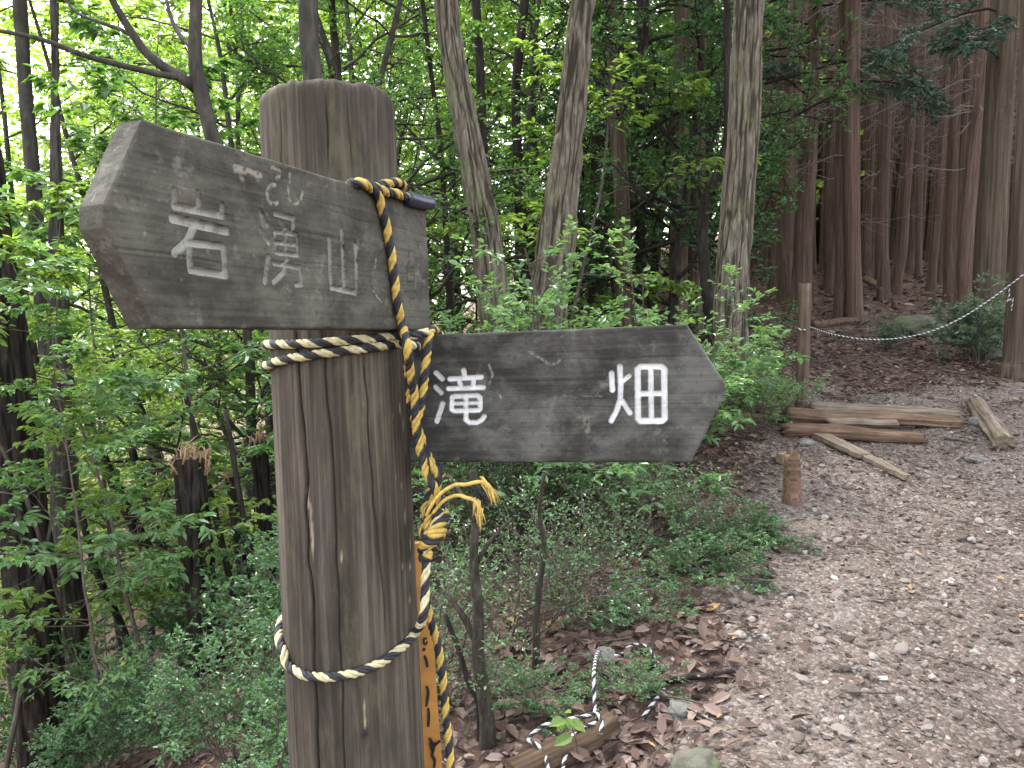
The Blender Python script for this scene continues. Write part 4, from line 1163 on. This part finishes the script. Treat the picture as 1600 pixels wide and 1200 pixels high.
# ------------------------------------------------------------------ cedar plantation
def cedar_variant(seed, r0):
    n = 14; r = np.random.default_rng(seed); z = np.concatenate([[-.25, 0, .12, .35], np.linspace(.8, 17, n)])
    pts = np.stack([np.cumsum(r.normal(0, .02, len(z))) * np.clip(z, 0, 1), np.cumsum(r.normal(0, .02, len(z))) * np.clip(z, 0, 1), z], -1)
    rad = r0 * np.concatenate([[1.4, 1.25, 1.12, 1.04], np.linspace(1, .35, n)])
    me, o = trunk_mesh(pts, rad, 20, .22, M['bark_cedar'], 'cedar', seed, np.zeros(3))
    tw = MB()
    for i in range(115):
        h = r.uniform(2.8, 9.0) if r.uniform() < .95 else r.uniform(1.4, 2.8); a = r.uniform(0, 6.28); L = r.uniform(.25, 1.3)
        c = np.array([np.interp(h, z, pts[:, 0]), np.interp(h, z, pts[:, 1]), h]); d = np.array([math.cos(a), math.sin(a), r.uniform(-.5, .25)])
        q = limb_pts(c, d, L, seed * 1000 + i, 4, -.1)
        tw.add(*tube(q, np.linspace(.009, .003, 5), 3, False))
        for k in range(3):
            j = int(r.integers(1, 4)); tw.add(*tube(limb_pts(q[j], d + r.normal(0, .6, 3), L * .4, seed * 99 + i * 7 + k, 2, -.2), [.004, .003, .002], 3, False))
    g = Grower(seed)
    for i in range(9):
        h = r.uniform(12, 17); a = r.uniform(0, 6.28)
        g.branch([0, 0, h], [math.cos(a), math.sin(a), .1], (18.5 - h) * .22 + .5, .02, 0, dict(CFG['needle'], leaf=.12, lev=[dict(n=4, wob=.1, trop=-.2, kids=(6, 8), ang=(.5, .9), len=(.35, .5), flat=True, rr=.4), dict(n=2, wob=.12, leaves=12, minr=.1)]))
    return me, tw.mesh('dead_branches', M['dead_twig']), g.leaves_mesh('crown', M['needle'], .3, 'diamond')
CEDAR = [cedar_variant(400 + i, r0) for i, r0 in enumerate((.13, .12, .14, .125))]
crng = np.random.default_rng(5)
def cedar(px, py, Y, width_px, label, group, lean_px=None, var=None):
    """stands where its foot px is at distance Y; lean from pixel slope"""
    X = (px - 800) / FPX * Y
    v = CEDAR[int(crng.integers(0, 4)) if var is None else var]
    s = width_px / FPX * Y / .35
    o = empty('cedar_tree', (X, Y, gz(X, Y)), 0)
    o.scale = (s, s, 1 + .15 * crng.normal())
    o.rotation_euler = (crng.normal(0, .012), (lean_px if lean_px is not None else crng.normal(.01, .018)), crng.uniform(0, 6.28))
    link('trunk', v[0], o); link('branch', v[1], o, 'stuff'); link('crown', v[2], o, 'stuff')
    return tag(o, label, 'tree', group)
cedar(1314, 500, 9.9, 30, 'reddish cedar trunk standing close against its twin by the path', None, .04)
cedar(1334, 505, 9.7, 34, 'reddish cedar trunk with a root snaking from its foot', None, .035)
cedar(1226, 470, 11.4, 34, 'reddish cedar trunk between the thickest oak and the cypress', None, .03)
cedar(1500, 480, 10.4, 30, 'dark red cedar trunk beside the thick pale barked cedar', None, .03)
CL = 'straight reddish brown cedar trunk in the dense plantation'; CGp = 'cedars in the plantation'
taken = []
for px, Y, w in [(1205, 12.5, 20), (1222, 14, 16), (1236, 11.5, 20), (1290, 13, 22), (1372, 14, 24), (1395, 12.3, 22), (1415, 16, 18), (1450, 12.8, 20), (1468, 15, 18), (1480, 11, 24), (1525, 10.8, 30), (1580, 11.5, 30), (1187, 15, 16)]:
    cedar(px, 0, Y, w, CL, CGp); taken.append(((px - 800) / FPX * Y, Y))
n = 0
while n < 275:
    Y = 11.5 + 25 * crng.uniform() ** .8; ratio = crng.uniform(.285, .68)
    X = ratio * Y
    if any((X - a) ** 2 + (Y - b) ** 2 < .55 for a, b in taken): continue
    taken.append((X, Y)); n += 1
    cedar(800 + ratio * FPX, 0, Y, FPX / Y * crng.uniform(.14, .24), CL, CGp)

mb = MB(); frng = np.random.default_rng(66)
for i in range(560):
    Y = frng.uniform(19, 50); X = frng.uniform(.285, .70) * Y; g = float(smooth_h(X, Y)); r0 = frng.uniform(.08, .13); lx = frng.normal(.01, .02) * 14
    mb.add(*tube([[X, Y, g - .3], [X + lx * .4, Y, g + 6], [X + lx, Y, g + 14]], [r0 * 1.15, r0 * .85, r0 * .5], 7, False))
tag(link('far_cedars', mb.mesh('far_cedars', M['bark_cedar'])), 'far wall of thin cedar trunks closing off the plantation', 'cedar woods', None, 'stuff')

def big_cedar(poly, Y, label, seed, sides=70):
    pts, rad = trunk_from_px(poly, Y, 13, 1.35)
    me, o = trunk_mesh(pts, rad, sides, .05, M['bark_cedar_pale'], 'cedar', seed)
    e = empty('cedar_tree', o); link('trunk', me, e)
    c = link('crown', CEDAR[0][2], e, 'stuff'); c.location = tuple(pts[-1] - o - np.array([0, 0, 14]))
    return tag(e, label, 'tree'), pts[-1], o
bc, _, bo_ = big_cedar([(1572, -40, 42), (1566, 60, 43), (1556, 250, 46), (1546, 420, 50), (1543, 490, 56)], 8.6, 'thick pale barked cedar behind the grey green shrub', 70)
be, _, eo_ = big_cedar([(1612, -20, 34), (1606, 200, 38), (1598, 400, 42), (1590, 560, 50)], 7.1, 'pale cedar trunk that the white rope is tied to', 71)

def needle_branches(e, o, poly_pts, seed, mat='needle'):
    """low green boughs of a conifer: (px, py, Y of the bough root, heading degrees, length)"""
    for i, (px, py, Y, hd, L) in enumerate(poly_pts):
        g = Grower(seed + i)
        a = at_Y(px, py, Y) - o
        g.branch(a, [math.sin(math.radians(hd)), math.cos(math.radians(hd)), .12], L, .016, 0, CFG['needle'])
        b = link('branch', g.wood.mesh('branch', M['bark_dark']), e)
        link('needles', g.leaves_mesh('needles', M[mat], .2, 'diamond'), b, 'stuff')
needle_branches(bc, bo_, [(1568, 20, 8.6, 250, 1.5), (1566, 60, 8.6, 215, 1.1), (1570, -30, 8.6, 120, 1.2), (1568, -20, 8.6, 190, 1.3), (1560, 90, 8.5, 235, .9)], 500)
ht = traced_tree('cypress_tree', [(1276, -40, 25), (1270, 60, 27), (1264, 200, 30), (1257, 330, 33), (1253, 430, 36)], 10.6, M['bark_cedar'], 'cypress with dark green drooping boughs at the plantation edge', 'cedar', 24, .08, 11, 72, crown=False)
needle_branches(ht, np.array(ht.location), [(1268, 100, 10.6, 110, 1.6), (1266, 130, 10.6, 150, 1.5), (1268, 60, 10.6, 70, 1.5), (1270, 10, 10.6, 110, 1.6), (1268, 40, 10.6, 240, 1.6), (1266, 90, 10.6, 265, 1.4), (1270, -20, 10.6, 280, 1.5), (1268, 20, 10.6, 180, 1.3),
                                            (1270, -30, 10.6, 140, 1.6), (1262, 210, 10.6, 250, .8), (1266, 125, 10.6, 95, 1.5), (1262, 150, 10.6, 215, 1.2)], 520)

# ------------------------------------------------------------------ logs, planks, stakes
def log_mesh(a, b, r0, r1, seed, mat, sides=22, cut=None, flat=1.0):
    a, b = np.asarray(a, float), np.asarray(b, float); sides = 40 if r0 > .02 else 10
    L = np.linalg.norm(b - a); n = max(12, int(L / .025))
    t = np.linspace(0, 1, n)
    C = np.zeros((n, 3)); C[:, 0] = t * L
    C[:, 2] = (fbm(t * 3, 0 * t, 0 * t, seed) - .5) * .03
    R = np.linspace(r0, r1, n)
    th = np.linspace(0, 2 * np.pi, sides, endpoint=False)[None, :]
    d = (fbm(np.cos(th) * 2.2, np.sin(th) * 2.2, (t * L * 2.5)[:, None], seed + 1) - .5) * R[:, None] * .55 + (fbm(np.cos(th) * 6, np.sin(th) * 6, (t * L * 1.6)[:, None], seed + 2, 4) - .5) * R[:, None] * .75
    V, F = tube(C, R, sides, True, d)
    ends = (V[:, 0] < 1e-4) | (V[:, 0] > L - 1e-4)
    V[:, 0] += ends * (vnoise(V[:, 1] * 60, V[:, 2] * 60, V[:, 0], seed) - .5) * R.mean() * 2.2
    mb = MB(); mb.add(V, F)
    x = (b - a) / L; z = np.array([0, 0, 1.0]); z = z - x * (z @ x); z /= np.linalg.norm(z); y = np.cross(z, x)
    mw = Matrix([[x[r], y[r], z[r], a[r]] for r in range(3)] + [[0, 0, 0, 1]])
    return mb.mesh('log', mat), mw

def log(name, pa, pb, r0, r1, seed, mat, label, cat='log', lift=(0, 0), group=None, flat=1.0):
    A, B = G(*pa), G(*pb)
    A[2] = float(surf(A[0], A[1])) + r0 * .75 + lift[0]; B[2] = float(surf(B[0], B[1])) + r1 * .75 + lift[1]
    me, mw = log_mesh(A, B, r0, r1, seed, mat)
    o = link(name, me); o.matrix_world = mw
    return tag(o, label, cat, group)
log('fallen_log', (1266, 648), (1492, 662), .045, .042, 1, M['log_pale'], 'pale round log at the back of the pile by the stake')
log('fallen_log', (1228, 668), (1500, 672), .052, .04, 2, M['log_red'], 'rotten reddish log in the middle of the pile', lift=(.02, .0))
log('fallen_log', (1224, 685), (1446, 698), .05, .045, 3, M['log_red'], 'rotten split log at the front of the pile')
log('fallen_log', (1150, 655), (1245, 664), .025, .03, 4, M['log_pale'], 'thin pale pole poking out of the log pile towards the oak')
log('fallen_log', (1140, 644), (1236, 655), .022, .026, 41, M['log_red'], 'slim split log reaching from the oak foot to the pile')
log('fallen_log', (1290, 676), (1400, 683), .03, .026, 42, M['log_pale'], 'slim split log wedged on top of the pile', lift=(.05, .05))
log('fallen_log', (1522, 645), (1570, 712), .055, .062, 5, M['log_pale'], 'short pale log lying alone across the path with a broken red end')
log('fallen_log', (975, 790), (1062, 800), .06, .055, 6, M['log_moss'], 'short mossy log among the twiggy shrubs')
log('fallen_log', (800, 1215), (960, 1140), .05, .055, 7, M['log_rot'], 'half buried rotten log that the white rope lies over', lift=(-.045, -.045))
log('fallen_branch', (1560, 605), (1605, 612), .02, .02, 8, M['log_pale'], 'pale stick at the foot of the rope tied cedar', 'branch')
log('fallen_branch', (1296, 620), (1385, 642), .02, .012, 9, M['twig'], 'dark crooked stick lying behind the log pile', 'branch')
log('fallen_branch', (1268, 514), (1340, 508), .045, .05, 10, M['bark_cedar'], 'brown root lying at the foot of the twin cedars', 'root')
log('fallen_branch', (1015, 1040), (1050, 1072), .013, .012, 11, M['bark_dark'], 'short dark branch piece on the leaf litter by the path', 'branch')
log('fallen_branch', (1045, 1072), (1145, 1058), .013, .009, 12, M['bark_dark'], 'curved dark root crossing the edge of the path', 'root')
log('fallen_log', (1352, 440), (1378, 455), .05, .045, 13, M['log_red'], 'brown cut log lying in the cedar plantation')
log('fallen_branch', (960, 1045), (1150, 1165), .006, .004, 14, M['dead_twig'], 'long thin pale stick running along the path edge', 'branch')
log('fallen_branch', (1530, 1120), (1610, 1185), .005, .004, 15, M['twig'], 'thin dark twig lying on the gravelly path', 'branch')
log('fallen_branch', (1355, 1012), (1420, 995), .007, .004, 16, M['twig'], 'short bent twig lying in the middle of the path', 'branch')
log('fallen_branch', (1475, 693), (1535, 702), .008, .006, 17, M['twig'], 'short straight stick lying next to the lone log', 'branch')
log('fallen_branch', (720, 1143), (860, 1120), .007, .005, 18, M['twig'], 'thin dark stick lying by the short dark stem', 'branch')

def plank(pa, pb, w0, w1, th, seed, mat, label, cat='plank'):
    A, B = G(*pa), G(*pb); A[2] = float(surf(A[0], A[1])) + .012; B[2] = float(surf(B[0], B[1])) + .012
    L = np.linalg.norm(B - A)
    V, Q = plank_box([0, 0, 0], [L, 0, 0], [0, 1, 0], [0, 0, th], w0, w1, 30, seed, .006)
    V[:, 2] += (fbm(V[:, 0] * 8, V[:, 1] * 20, 0 * V[:, 0], seed + 9) - .5) * .012
    mb = MB(); mb.add(V, Q)
    x = (B - A) / L; z = np.array([0, 0, 1.0]); z -= x * (z @ x); z /= np.linalg.norm(z); y = np.cross(z, x)
    o = link('plank' if cat == 'plank' else 'wood_block', mb.mesh('plank', mat, False)); o.matrix_world = Matrix([[x[r], y[r], z[r], A[r]] for r in range(3)] + [[0, 0, 0, 1]])
    return tag(o, label, cat)
plank((1278, 690), (1350, 725), .11, .09, .03, 1, M['log_pale'], 'upper half of a split pale plank in front of the log pile')
plank((1345, 722), (1415, 760), .075, .05, .03, 2, M['log_pale'], 'lower half of a split pale plank pointing down the path')
plank((1110, 872), (1138, 866), .035, .03, .03, 3, M['cut_wood'], 'small pale cut block lying in the low path shrubs', 'block')
plank((858, 992), (882, 982), .035, .03, .035, 4, M['cut_wood'], 'small pale cut block under the twiggy shrubs', 'block')
plank((1217, 732), (1228, 729), .045, .04, .06, 5, M['cut_wood'], 'pale chip of wood beside the broken stump', 'block')

def stake(foot, top_y, w0, w1, mat, label, name='stake', cat='stake', seed=0, lean=0.0, broken=False):
    A = G(*foot); d = ray(foot[0] + lean, top_y); B = CAM + d * (A[1] / d[1])
    Y = A[1]
    A = A - np.array([0, 0, .1])
    n = 14; t = np.linspace(0, 1, n); C = A + (B - A) * t[:, None]
    R = np.linspace(w0, w1, n) * .5 / FPX * Y
    sides = 18; th = np.linspace(0, 2 * np.pi, sides, endpoint=False)[None, :]
    dsp = (fbm(np.cos(th) * 2, np.sin(th) * 2, (t * 4)[:, None], seed) - .5) * R[:, None] * .3
    V, F = tube(C - A, R, sides, True, dsp)
    top = V[:, 2] > V[:, 2].max() - .03
    V[:, 2] += top * (vnoise(V[:, 0] * 50, V[:, 1] * 50, 0 * V[:, 0], seed) - .5) * (.09 if broken else .02)
    mb = MB(); mb.add(V, F)
    o = link(name, mb.mesh(name, mat)); o.location = tuple(A)
    return tag(o, label, cat), A, B
stk, sA, sB = stake((1252, 640), 443, 20, 19, M['stake'], 'short weathered stake holding one end of the white rope', seed=3, lean=6)
stake((1238, 792), 712, 30, 24, M['log_red'], 'broken reddish stump of a post at the edge of the path', 'post_stump', 'stump', 5, 0, True)
for (x, y, ty, w) in [(1376, 470, 450, 9), (1398, 482, 470, 9), (1482, 482, 462, 12), (1342, 505, 490, 26), (1496, 470, 450, 11), (1462, 480, 468, 9)]:
    stake((x, y), ty, w * 1.2, w, M['bark_cedar'], 'low cut stump on the floor of the cedar plantation', 'tree_stump', 'stump', x, 0, True)[0]['group'] = 'stumps in the plantation'

# white ropes
def white_rope(pts, label, r, step=.004):
    o = empty('trail_rope', pts[0]); tag(o, label, 'rope')
    W = [np.asarray(p) - np.asarray(pts[0]) for p in pts]
    for i, s in enumerate([W]):
        ss = rope_strands(s, r, r * 7, .4, step, 4, 6)
        a = MB(); [a.add(*q) for q in ss[:2]]; b = MB(); [b.add(*q) for q in ss[2:]]
        link('light_strand', a.mesh('light_strand', M['rope_white']), o); link('dark_strand', b.mesh('dark_strand', M['rope_black']), o)
    return o
Ys = sA[1]
sag = [at_Y(1243, 512, Ys - .06), at_Y(1256, 516, Ys - .07), at_Y(1264, 511, Ys + .02), at_Y(1300, 522, 6.55), at_Y(1350, 530, 6.65), at_Y(1400, 529, 6.75), at_Y(1450, 519, 6.8), at_Y(1500, 498, 6.85), at_Y(1550, 466, 6.9), at_Y(1585, 440, 6.92), at_Y(1606, 426, 6.94), at_Y(1640, 420, 7.2)]
white_rope(sag, 'white twisted rope sagging from the short stake to the pale cedar', .0062, .008)
white_rope([at_Y(1576, 447, 6.93), at_Y(1577, 460, 6.92), at_Y(1574, 472, 6.92), at_Y(1582, 466, 6.9), at_Y(1580, 485, 6.92)], 'loose rope tail dangling from the pale cedar', .006, .006)
def gr(px, py, up=.01):
    p = G(px, py); p[2] = float(surf(p[0], p[1])) + up; return p
white_rope([gr(985, 1022), gr(960, 1030), gr(935, 1040, .05), at_Y(928, 1052, gr(925, 1130)[1] + .06), at_Y(929, 1090, gr(925, 1140)[1] + .03), at_Y(930, 1125, gr(925, 1150)[1]), gr(932, 1152, .05), gr(925, 1165, .06), gr(905, 1168, .06), gr(890, 1185, .05), gr(880, 1215, .03), gr(870, 1260)],
           'white and black rope hanging straight down onto the rotten log', .0062)
white_rope([gr(938, 1172, .05), gr(940, 1160, .06), gr(930, 1150, .07), gr(905, 1162, .08), gr(872, 1165, .08), gr(845, 1170, .07), gr(825, 1180, .05), gr(832, 1188, .06), gr(850, 1200, .05), gr(858, 1230, .03)],
           'white and black rope looped along the half buried rotten log', .0062)
white_rope([gr(1003, 1128, .004), gr(1012, 1116, .012), gr(1024, 1102, .016), gr(1033, 1088, .01), gr(1038, 1078, 0)], 'short piece of white and black rope half buried in leaf litter', .0062)
white_rope([gr(975, 1020, .01), gr(990, 1018, .02), gr(1010, 1022, .025), gr(1022, 1032, .01), gr(1030, 1042, 0)], 'bit of pale rope showing under the low shrub', .005)

# ------------------------------------------------------------------ rocks
def rock_mat(name, c, moss, amt):
    k = NT(name)
    n = k.noise(k.coords((9, 9, 9)), 1.0, 6, .65); f = k.noise(k.coords((60, 60, 60)), 1.0, 4, .7)
    cc = k.ramp(n, [(.3, tuple(x * .6 for x in c)), (.7, tuple(x * 1.3 for x in c))]).outputs[0]
    if moss: cc = k.mix(k.ramp(k.noise(k.coords((6, 6, 6)), 1.0, 6, .7), [(.6 - amt, 0.0), (.75 - amt, .9)]).outputs[0], cc, moss)
    k.set(k.p, 'Base Color', cc); k.set(k.p, 'Roughness', .95); k.set(k.p, 'Specular IOR Level', .08)
    k.bump(k.math('ADD', n, k.math('MULTIPLY', f, .6)), .9, .012)
    return k.m
M['rock_moss'] = rock_mat('mossy_rock', (.115, .11, .085), (.085, .105, .04), .12)
M['rock_grey'] = rock_mat('grey_rock', (.165, .155, .135), None, 0)
M['rock_pale'] = rock_mat('pale_rock', (.50, .46, .42), None, 0)
import bmesh
def ico(sub):
    bm = bmesh.new(); bmesh.ops.create_icosphere(bm, subdivisions=sub, radius=1)
    V = np.array([v.co[:] for v in bm.verts]); F = np.array([[v.index for v in f.verts] for f in bm.faces]); bm.free()
    return V, F
ICO1, ICO2, ICO4 = ico(1), ico(2), ico(4)
def rock_verts(V, seed, amp=.5):
    r = 1 + amp * (fbm(V[:, 0] * 1.3 + seed, V[:, 1] * 1.3, V[:, 2] * 1.3, seed) - .5) * 1.6 + amp * .55 * (fbm(V[:, 0] * 3.5, V[:, 1] * 3.5, V[:, 2] * 3.5, seed + 3, 4) - .5)
    return V * r[:, None]
def rock(px, py, size, mat, label, seed, sink=.35, name='boulder'):
    p = G(px, py); s = np.array(size)
    mb = MB(); mb.add(rock_verts(ICO4[0], seed, .55) * s, ICO4[1])
    o = link(name, mb.mesh(name, M[mat])); o.location = (p[0], p[1], float(surf(p[0], p[1])) + s[2] * (1 - 2 * sink)); o.rotation_euler = (0, 0, seed)
    return tag(o, label, 'rock')
rock(1088, 1235, (.075, .065, .06), 'rock_moss', 'rounded pale mossy boulder at the edge of the path near the signpost', 1, .25)
rock(1432, 524, (.27, .22, .13), 'rock_moss', 'mossy boulder under the sagging white rope', 2, .2)
rock(1555, 555, (.25, .2, .14), 'rock_grey', 'grey boulder half hidden by the grey green shrub', 3)
rock(1063, 1112, (.05, .04, .02), 'rock_grey', 'flat grey stone beside the short piece of rope', 4)
rock(945, 1030, (.05, .035, .03), 'rock_grey', 'grey stone at the top of the hanging white rope', 5)
rock(1260, 700, (.05, .045, .03), 'rock_grey', 'small grey stone in front of the log pile', 6)
rock(1526, 668, (.07, .06, .04), 'rock_grey', 'grey stone at the end of the log pile', 7, .4)
rock(1525, 725, (.05, .06, .02), 'rock_grey', 'flat stone just below the lone log', 8, .3)

# ------------------------------------------------------------------ litter: fallen leaves, stones, twigs
def litter_mat(name, stops, rough=.75):
    k = NT(name)
    r = k.ramp(k.attr('tint'), stops)
    n = k.noise(k.coords((60, 60, 60)), 1.0, 3)
    c = k.mix(k.math('MULTIPLY', n, .5), r.outputs[0], (.05, .035, .028))
    k.set(k.p, 'Base Color', c); k.set(k.p, 'Roughness', rough); k.set(k.p, 'Specular IOR Level', .12)
    return k.m
M['dead_leaf'] = litter_mat('dead_leaf', [(0, (.045, .028, .023)), (.35, (.108, .070, .056)), (.7, (.195, .137, .112)), (.93, (.28, .215, .18)), (1, (.4, .22, .08))])
M['stone_bits'] = litter_mat('stone_bits', [(0, (.068, .053, .042)), (.5, (.135, .111, .093)), (.85, (.24, .207, .178)), (1, (.42, .385, .34))], .85)
lrng = np.random.default_rng(9)
def leaf_litter(X, Y, size):
    n = len(X); Z = surf(X, Y) + lrng.uniform(.002, .016, n)
    a = lrng.uniform(0, 6.28, n)
    ax = np.stack([np.cos(a), np.sin(a), lrng.normal(0, .28, n)], -1); nr = np.stack([lrng.normal(0, .38, n), lrng.normal(0, .38, n), np.ones(n)], -1)
    t = np.clip(lrng.normal(.45, .25, n), 0, .99)
    return leaf_arrays(np.stack([X, Y, Z], -1), ax, nr, size, .5, 'oval', t)
def sector(n, y0, y1, ratio0, ratio1, power=1.0):
    Y = np.sqrt(lrng.uniform(y0 ** 2, y1 ** 2, n)) if power == 1 else y0 + (y1 - y0) * lrng.uniform(0, 1, n) ** power
    return lrng.uniform(ratio0, ratio1, n) * Y, Y
X, Y = sector(30000, 1.6, 9, -.75, .8)
keep = lrng.uniform(0, 1, len(X)) < np.where(path_cover(X, Y) > .15, np.where(Y > 4.2, .7, .38), 1.0)
X, Y = X[keep], Y[keep]
sz = lrng.uniform(.025, .075, len(X)) * np.where(path_cover(X, Y) > .1, .55, 1)
V, F, t = leaf_litter(X, Y, sz)
mb = MB(); mb.add(V, F, t)
link('fallen_leaves', mb.mesh('fallen_leaves', M['dead_leaf'], False), ground, 'stuff')
X, Y = sector(12000, 9, 24, -.2, .8)
V, F, t = leaf_litter(X, Y, lrng.uniform(.06, .15, len(X)))
mb = MB(); mb.add(V, F, t)
link('fallen_leaves', mb.mesh('fallen_leaves', M['dead_leaf'], False), ground, 'stuff')
# the largest leaves one by one
variants = []
for i in range(6):
    V, F, t = leaf_arrays(np.zeros((1, 3)), np.array([[1, 0, lrng.normal(0, .2)]]), np.array([[lrng.normal(0, .2), lrng.normal(0, .3), 1.0]]), np.array([1.0]), .52, 'oval', np.array([.25 + .13 * i]))
    mbv = MB(); mbv.add(V, F, t); variants.append(mbv.mesh('fallen_leaf', M['dead_leaf'], False))
X, Y = sector(420, 2.0, 3.3, -.12, .38)
c = 0
for x, y in zip(X, Y):
    if path_cover(np.array([x]), np.array([y]))[0] > .25 and lrng.uniform() > .25 or c >= 260: continue
    o = link('fallen_leaf', variants[int(lrng.integers(0, 6))], ground); c += 1
    s = lrng.uniform(.05, .085); o.location = (x, y, float(surf(x, y)) + .012); o.scale = (s, s, s); o.rotation_euler = (lrng.normal(0, .25), lrng.normal(0, .25), lrng.uniform(0, 6.28))
# stones
def stones(X, Y, s):
    Vb, Fb = ICO1; n = len(X); m = len(Vb)
    sc = np.stack([s * lrng.uniform(.7, 1.3, n), s * lrng.uniform(.6, 1.1, n), s * lrng.uniform(.3, .75, n)], -1)
    jit = 1 + lrng.normal(0, .22, (n, m, 1))
    a = lrng.uniform(0, 6.28, n); ca, sa = np.cos(a)[:, None], np.sin(a)[:, None]
    L = Vb[None] * jit * sc[:, None, :]
    V = np.stack([L[..., 0] * ca - L[..., 1] * sa, L[..., 0] * sa + L[..., 1] * ca, L[..., 2] + L[..., 0] * lrng.normal(0, .25, (n, 1))], -1)
    V += np.stack([X, Y, surf(X, Y) + sc[:, 2] * .3], -1)[:, None, :]
    F = (Fb[None] + (np.arange(n) * m)[:, None, None]).reshape(-1, 3)
    return V.reshape(-1, 3), F, np.repeat(np.clip(lrng.normal(.45, .25, n), 0, 1), m)
X, Y = sector(26000, 1.7, 8, .1, .78)
cv = path_cover(X, Y); keep = cv > lrng.uniform(-.25, .25, len(X)); X, Y = X[keep], Y[keep]
V, F, t = stones(X, Y, np.exp(lrng.normal(np.log(.0062), .5, len(X))))
mb = MB(); mb.add(V, F, t); link('gravel', mb.mesh('gravel', M['stone_bits'], False), path, 'stuff')
svar = []
for i in range(6):
    mbv = MB(); mbv.add(rock_verts(ICO2[0], 80 + i, .7) * np.array([1, .8, .5]), ICO2[1], .2 + .14 * i); svar.append(mbv.mesh('stone', M['stone_bits'], False))
X, Y = sector(420, 1.9, 5.0, .14, .68)
c = 0
for x, y in zip(X, Y):
    if path_cover(np.array([x]), np.array([y]))[0] < 0 or c >= 240: continue
    o = link('stone', svar[int(lrng.integers(0, 6))], path); c += 1
    s = lrng.uniform(.013, .03); o.location = (x, y, float(surf(x, y)) + s * .15); o.scale = (s, s, s); o.rotation_euler = (lrng.normal(0, .2), lrng.normal(0, .2), lrng.uniform(0, 6.28))
# twigs on the floor
mb = MB()
X, Y = sector(900, 1.9, 8, -.5, .75)
for x, y in zip(X, Y):
    if path_cover(np.array([x]), np.array([y]))[0] > .2 and lrng.uniform() > .35: continue
    a = lrng.uniform(0, 6.28); L = lrng.uniform(.05, .3); q = np.linspace(-.5, .5, 4) * L
    xx, yy = x + q * math.cos(a) + lrng.normal(0, .008, 4), y + q * math.sin(a) + lrng.normal(0, .008, 4)
    mb.add(*tube(np.stack([xx, yy, surf(xx, yy) + .012 + lrng.uniform(0, .02, 4)], -1), lrng.uniform(.0015, .004), 4, False), a=lrng.uniform(0, 1))
link('fallen_twigs', mb.mesh('fallen_twigs', M['twig']), ground, 'stuff')

# ------------------------------------------------------------------ seedling by the rope
sp = gr(905, 1195, 0)
seed_o = empty('seedling', sp); tag(seed_o, 'small bright green seedling with a few broad leaves beside the looped rope', 'seedling')
mb = MB(); st = [np.zeros(3), at_Y(898, 1150, sp[1]) - sp, at_Y(886, 1122, sp[1]) - sp, at_Y(880, 1112, sp[1]) - sp]
mb.add(*tube(spline(st, .01), .0018, 5)); link('stem', mb.mesh('stem', M['twig']), seed_o)
for (a, b, L) in [((884, 1125), (862, 1132), 1), ((881, 1114), (890, 1112), 1), ((884, 1128), (872, 1140), 1), ((895, 1150), (870, 1162), 1), ((888, 1125), (912, 1140), 1), ((886, 1120), (892, 1138), .8)]:
    p0, p1 = at_Y(*a, sp[1]) - sp, at_Y(*b, sp[1] - .03) - sp
    d = p1 - p0; n_ = np.linalg.norm(d) * 1.15
    V, F, t = leaf_arrays(p0[None], d[None], np.array([[.1, -.5, 1.0]]), np.array([max(n_, .04)]), .62, 'oval', np.array([.7]))
    m_ = MB(); m_.add(V, F, t); link('leaf', m_.mesh('leaf', M['leaf_bright'], False), seed_o)

# ------------------------------------------------------------------ far woods beyond the slope
def far_woods():
    r = np.random.default_rng(31); pos, tin, siz = [], [], []
    for i in range(180):
        Y = r.uniform(15, 42); ratio = r.uniform(-.85, .24); X = ratio * Y; g = smooth_h(X, Y)
        H = r.uniform(12, 24) if ratio < .1 else r.uniform(5, 10)
        nb = 26
        for b in range(nb):
            c = np.array([X, Y, g + H * r.uniform(.15, 1)]) + np.append(r.normal(0, 1.4, 2), 0)
            m = 42
            q = r.normal(0, 1, (m, 3)); q /= np.linalg.norm(q, axis=1)[:, None]; q *= r.uniform(.3, 1, (m, 1)) ** .5
            pos.append(c + q * np.array([.95, .95, .45])); tin.append(np.clip(r.normal(r.uniform(.3, .75), .12, m), 0, .92)); siz.append(r.uniform(.14, .3, m))
    pos, tin, siz = np.concatenate(pos), np.concatenate(tin), np.concatenate(siz); n = len(pos)
    V, F, t = leaf_arrays(pos, r.normal(0, 1, (n, 3)) * [1, 1, .4], np.array([0, 0, 1.0]) + r.normal(0, .5, (n, 3)), siz, .5, 'diamond', tin)
    o = link('far_woods', make_mesh('far_woods', V, F, M['leaf_bright'], False, {'tint': t}))
    tag(o, 'mass of sunlit green woods filling the valley far behind the post', 'woods', None, 'stuff')
far_woods()
print('scene built')
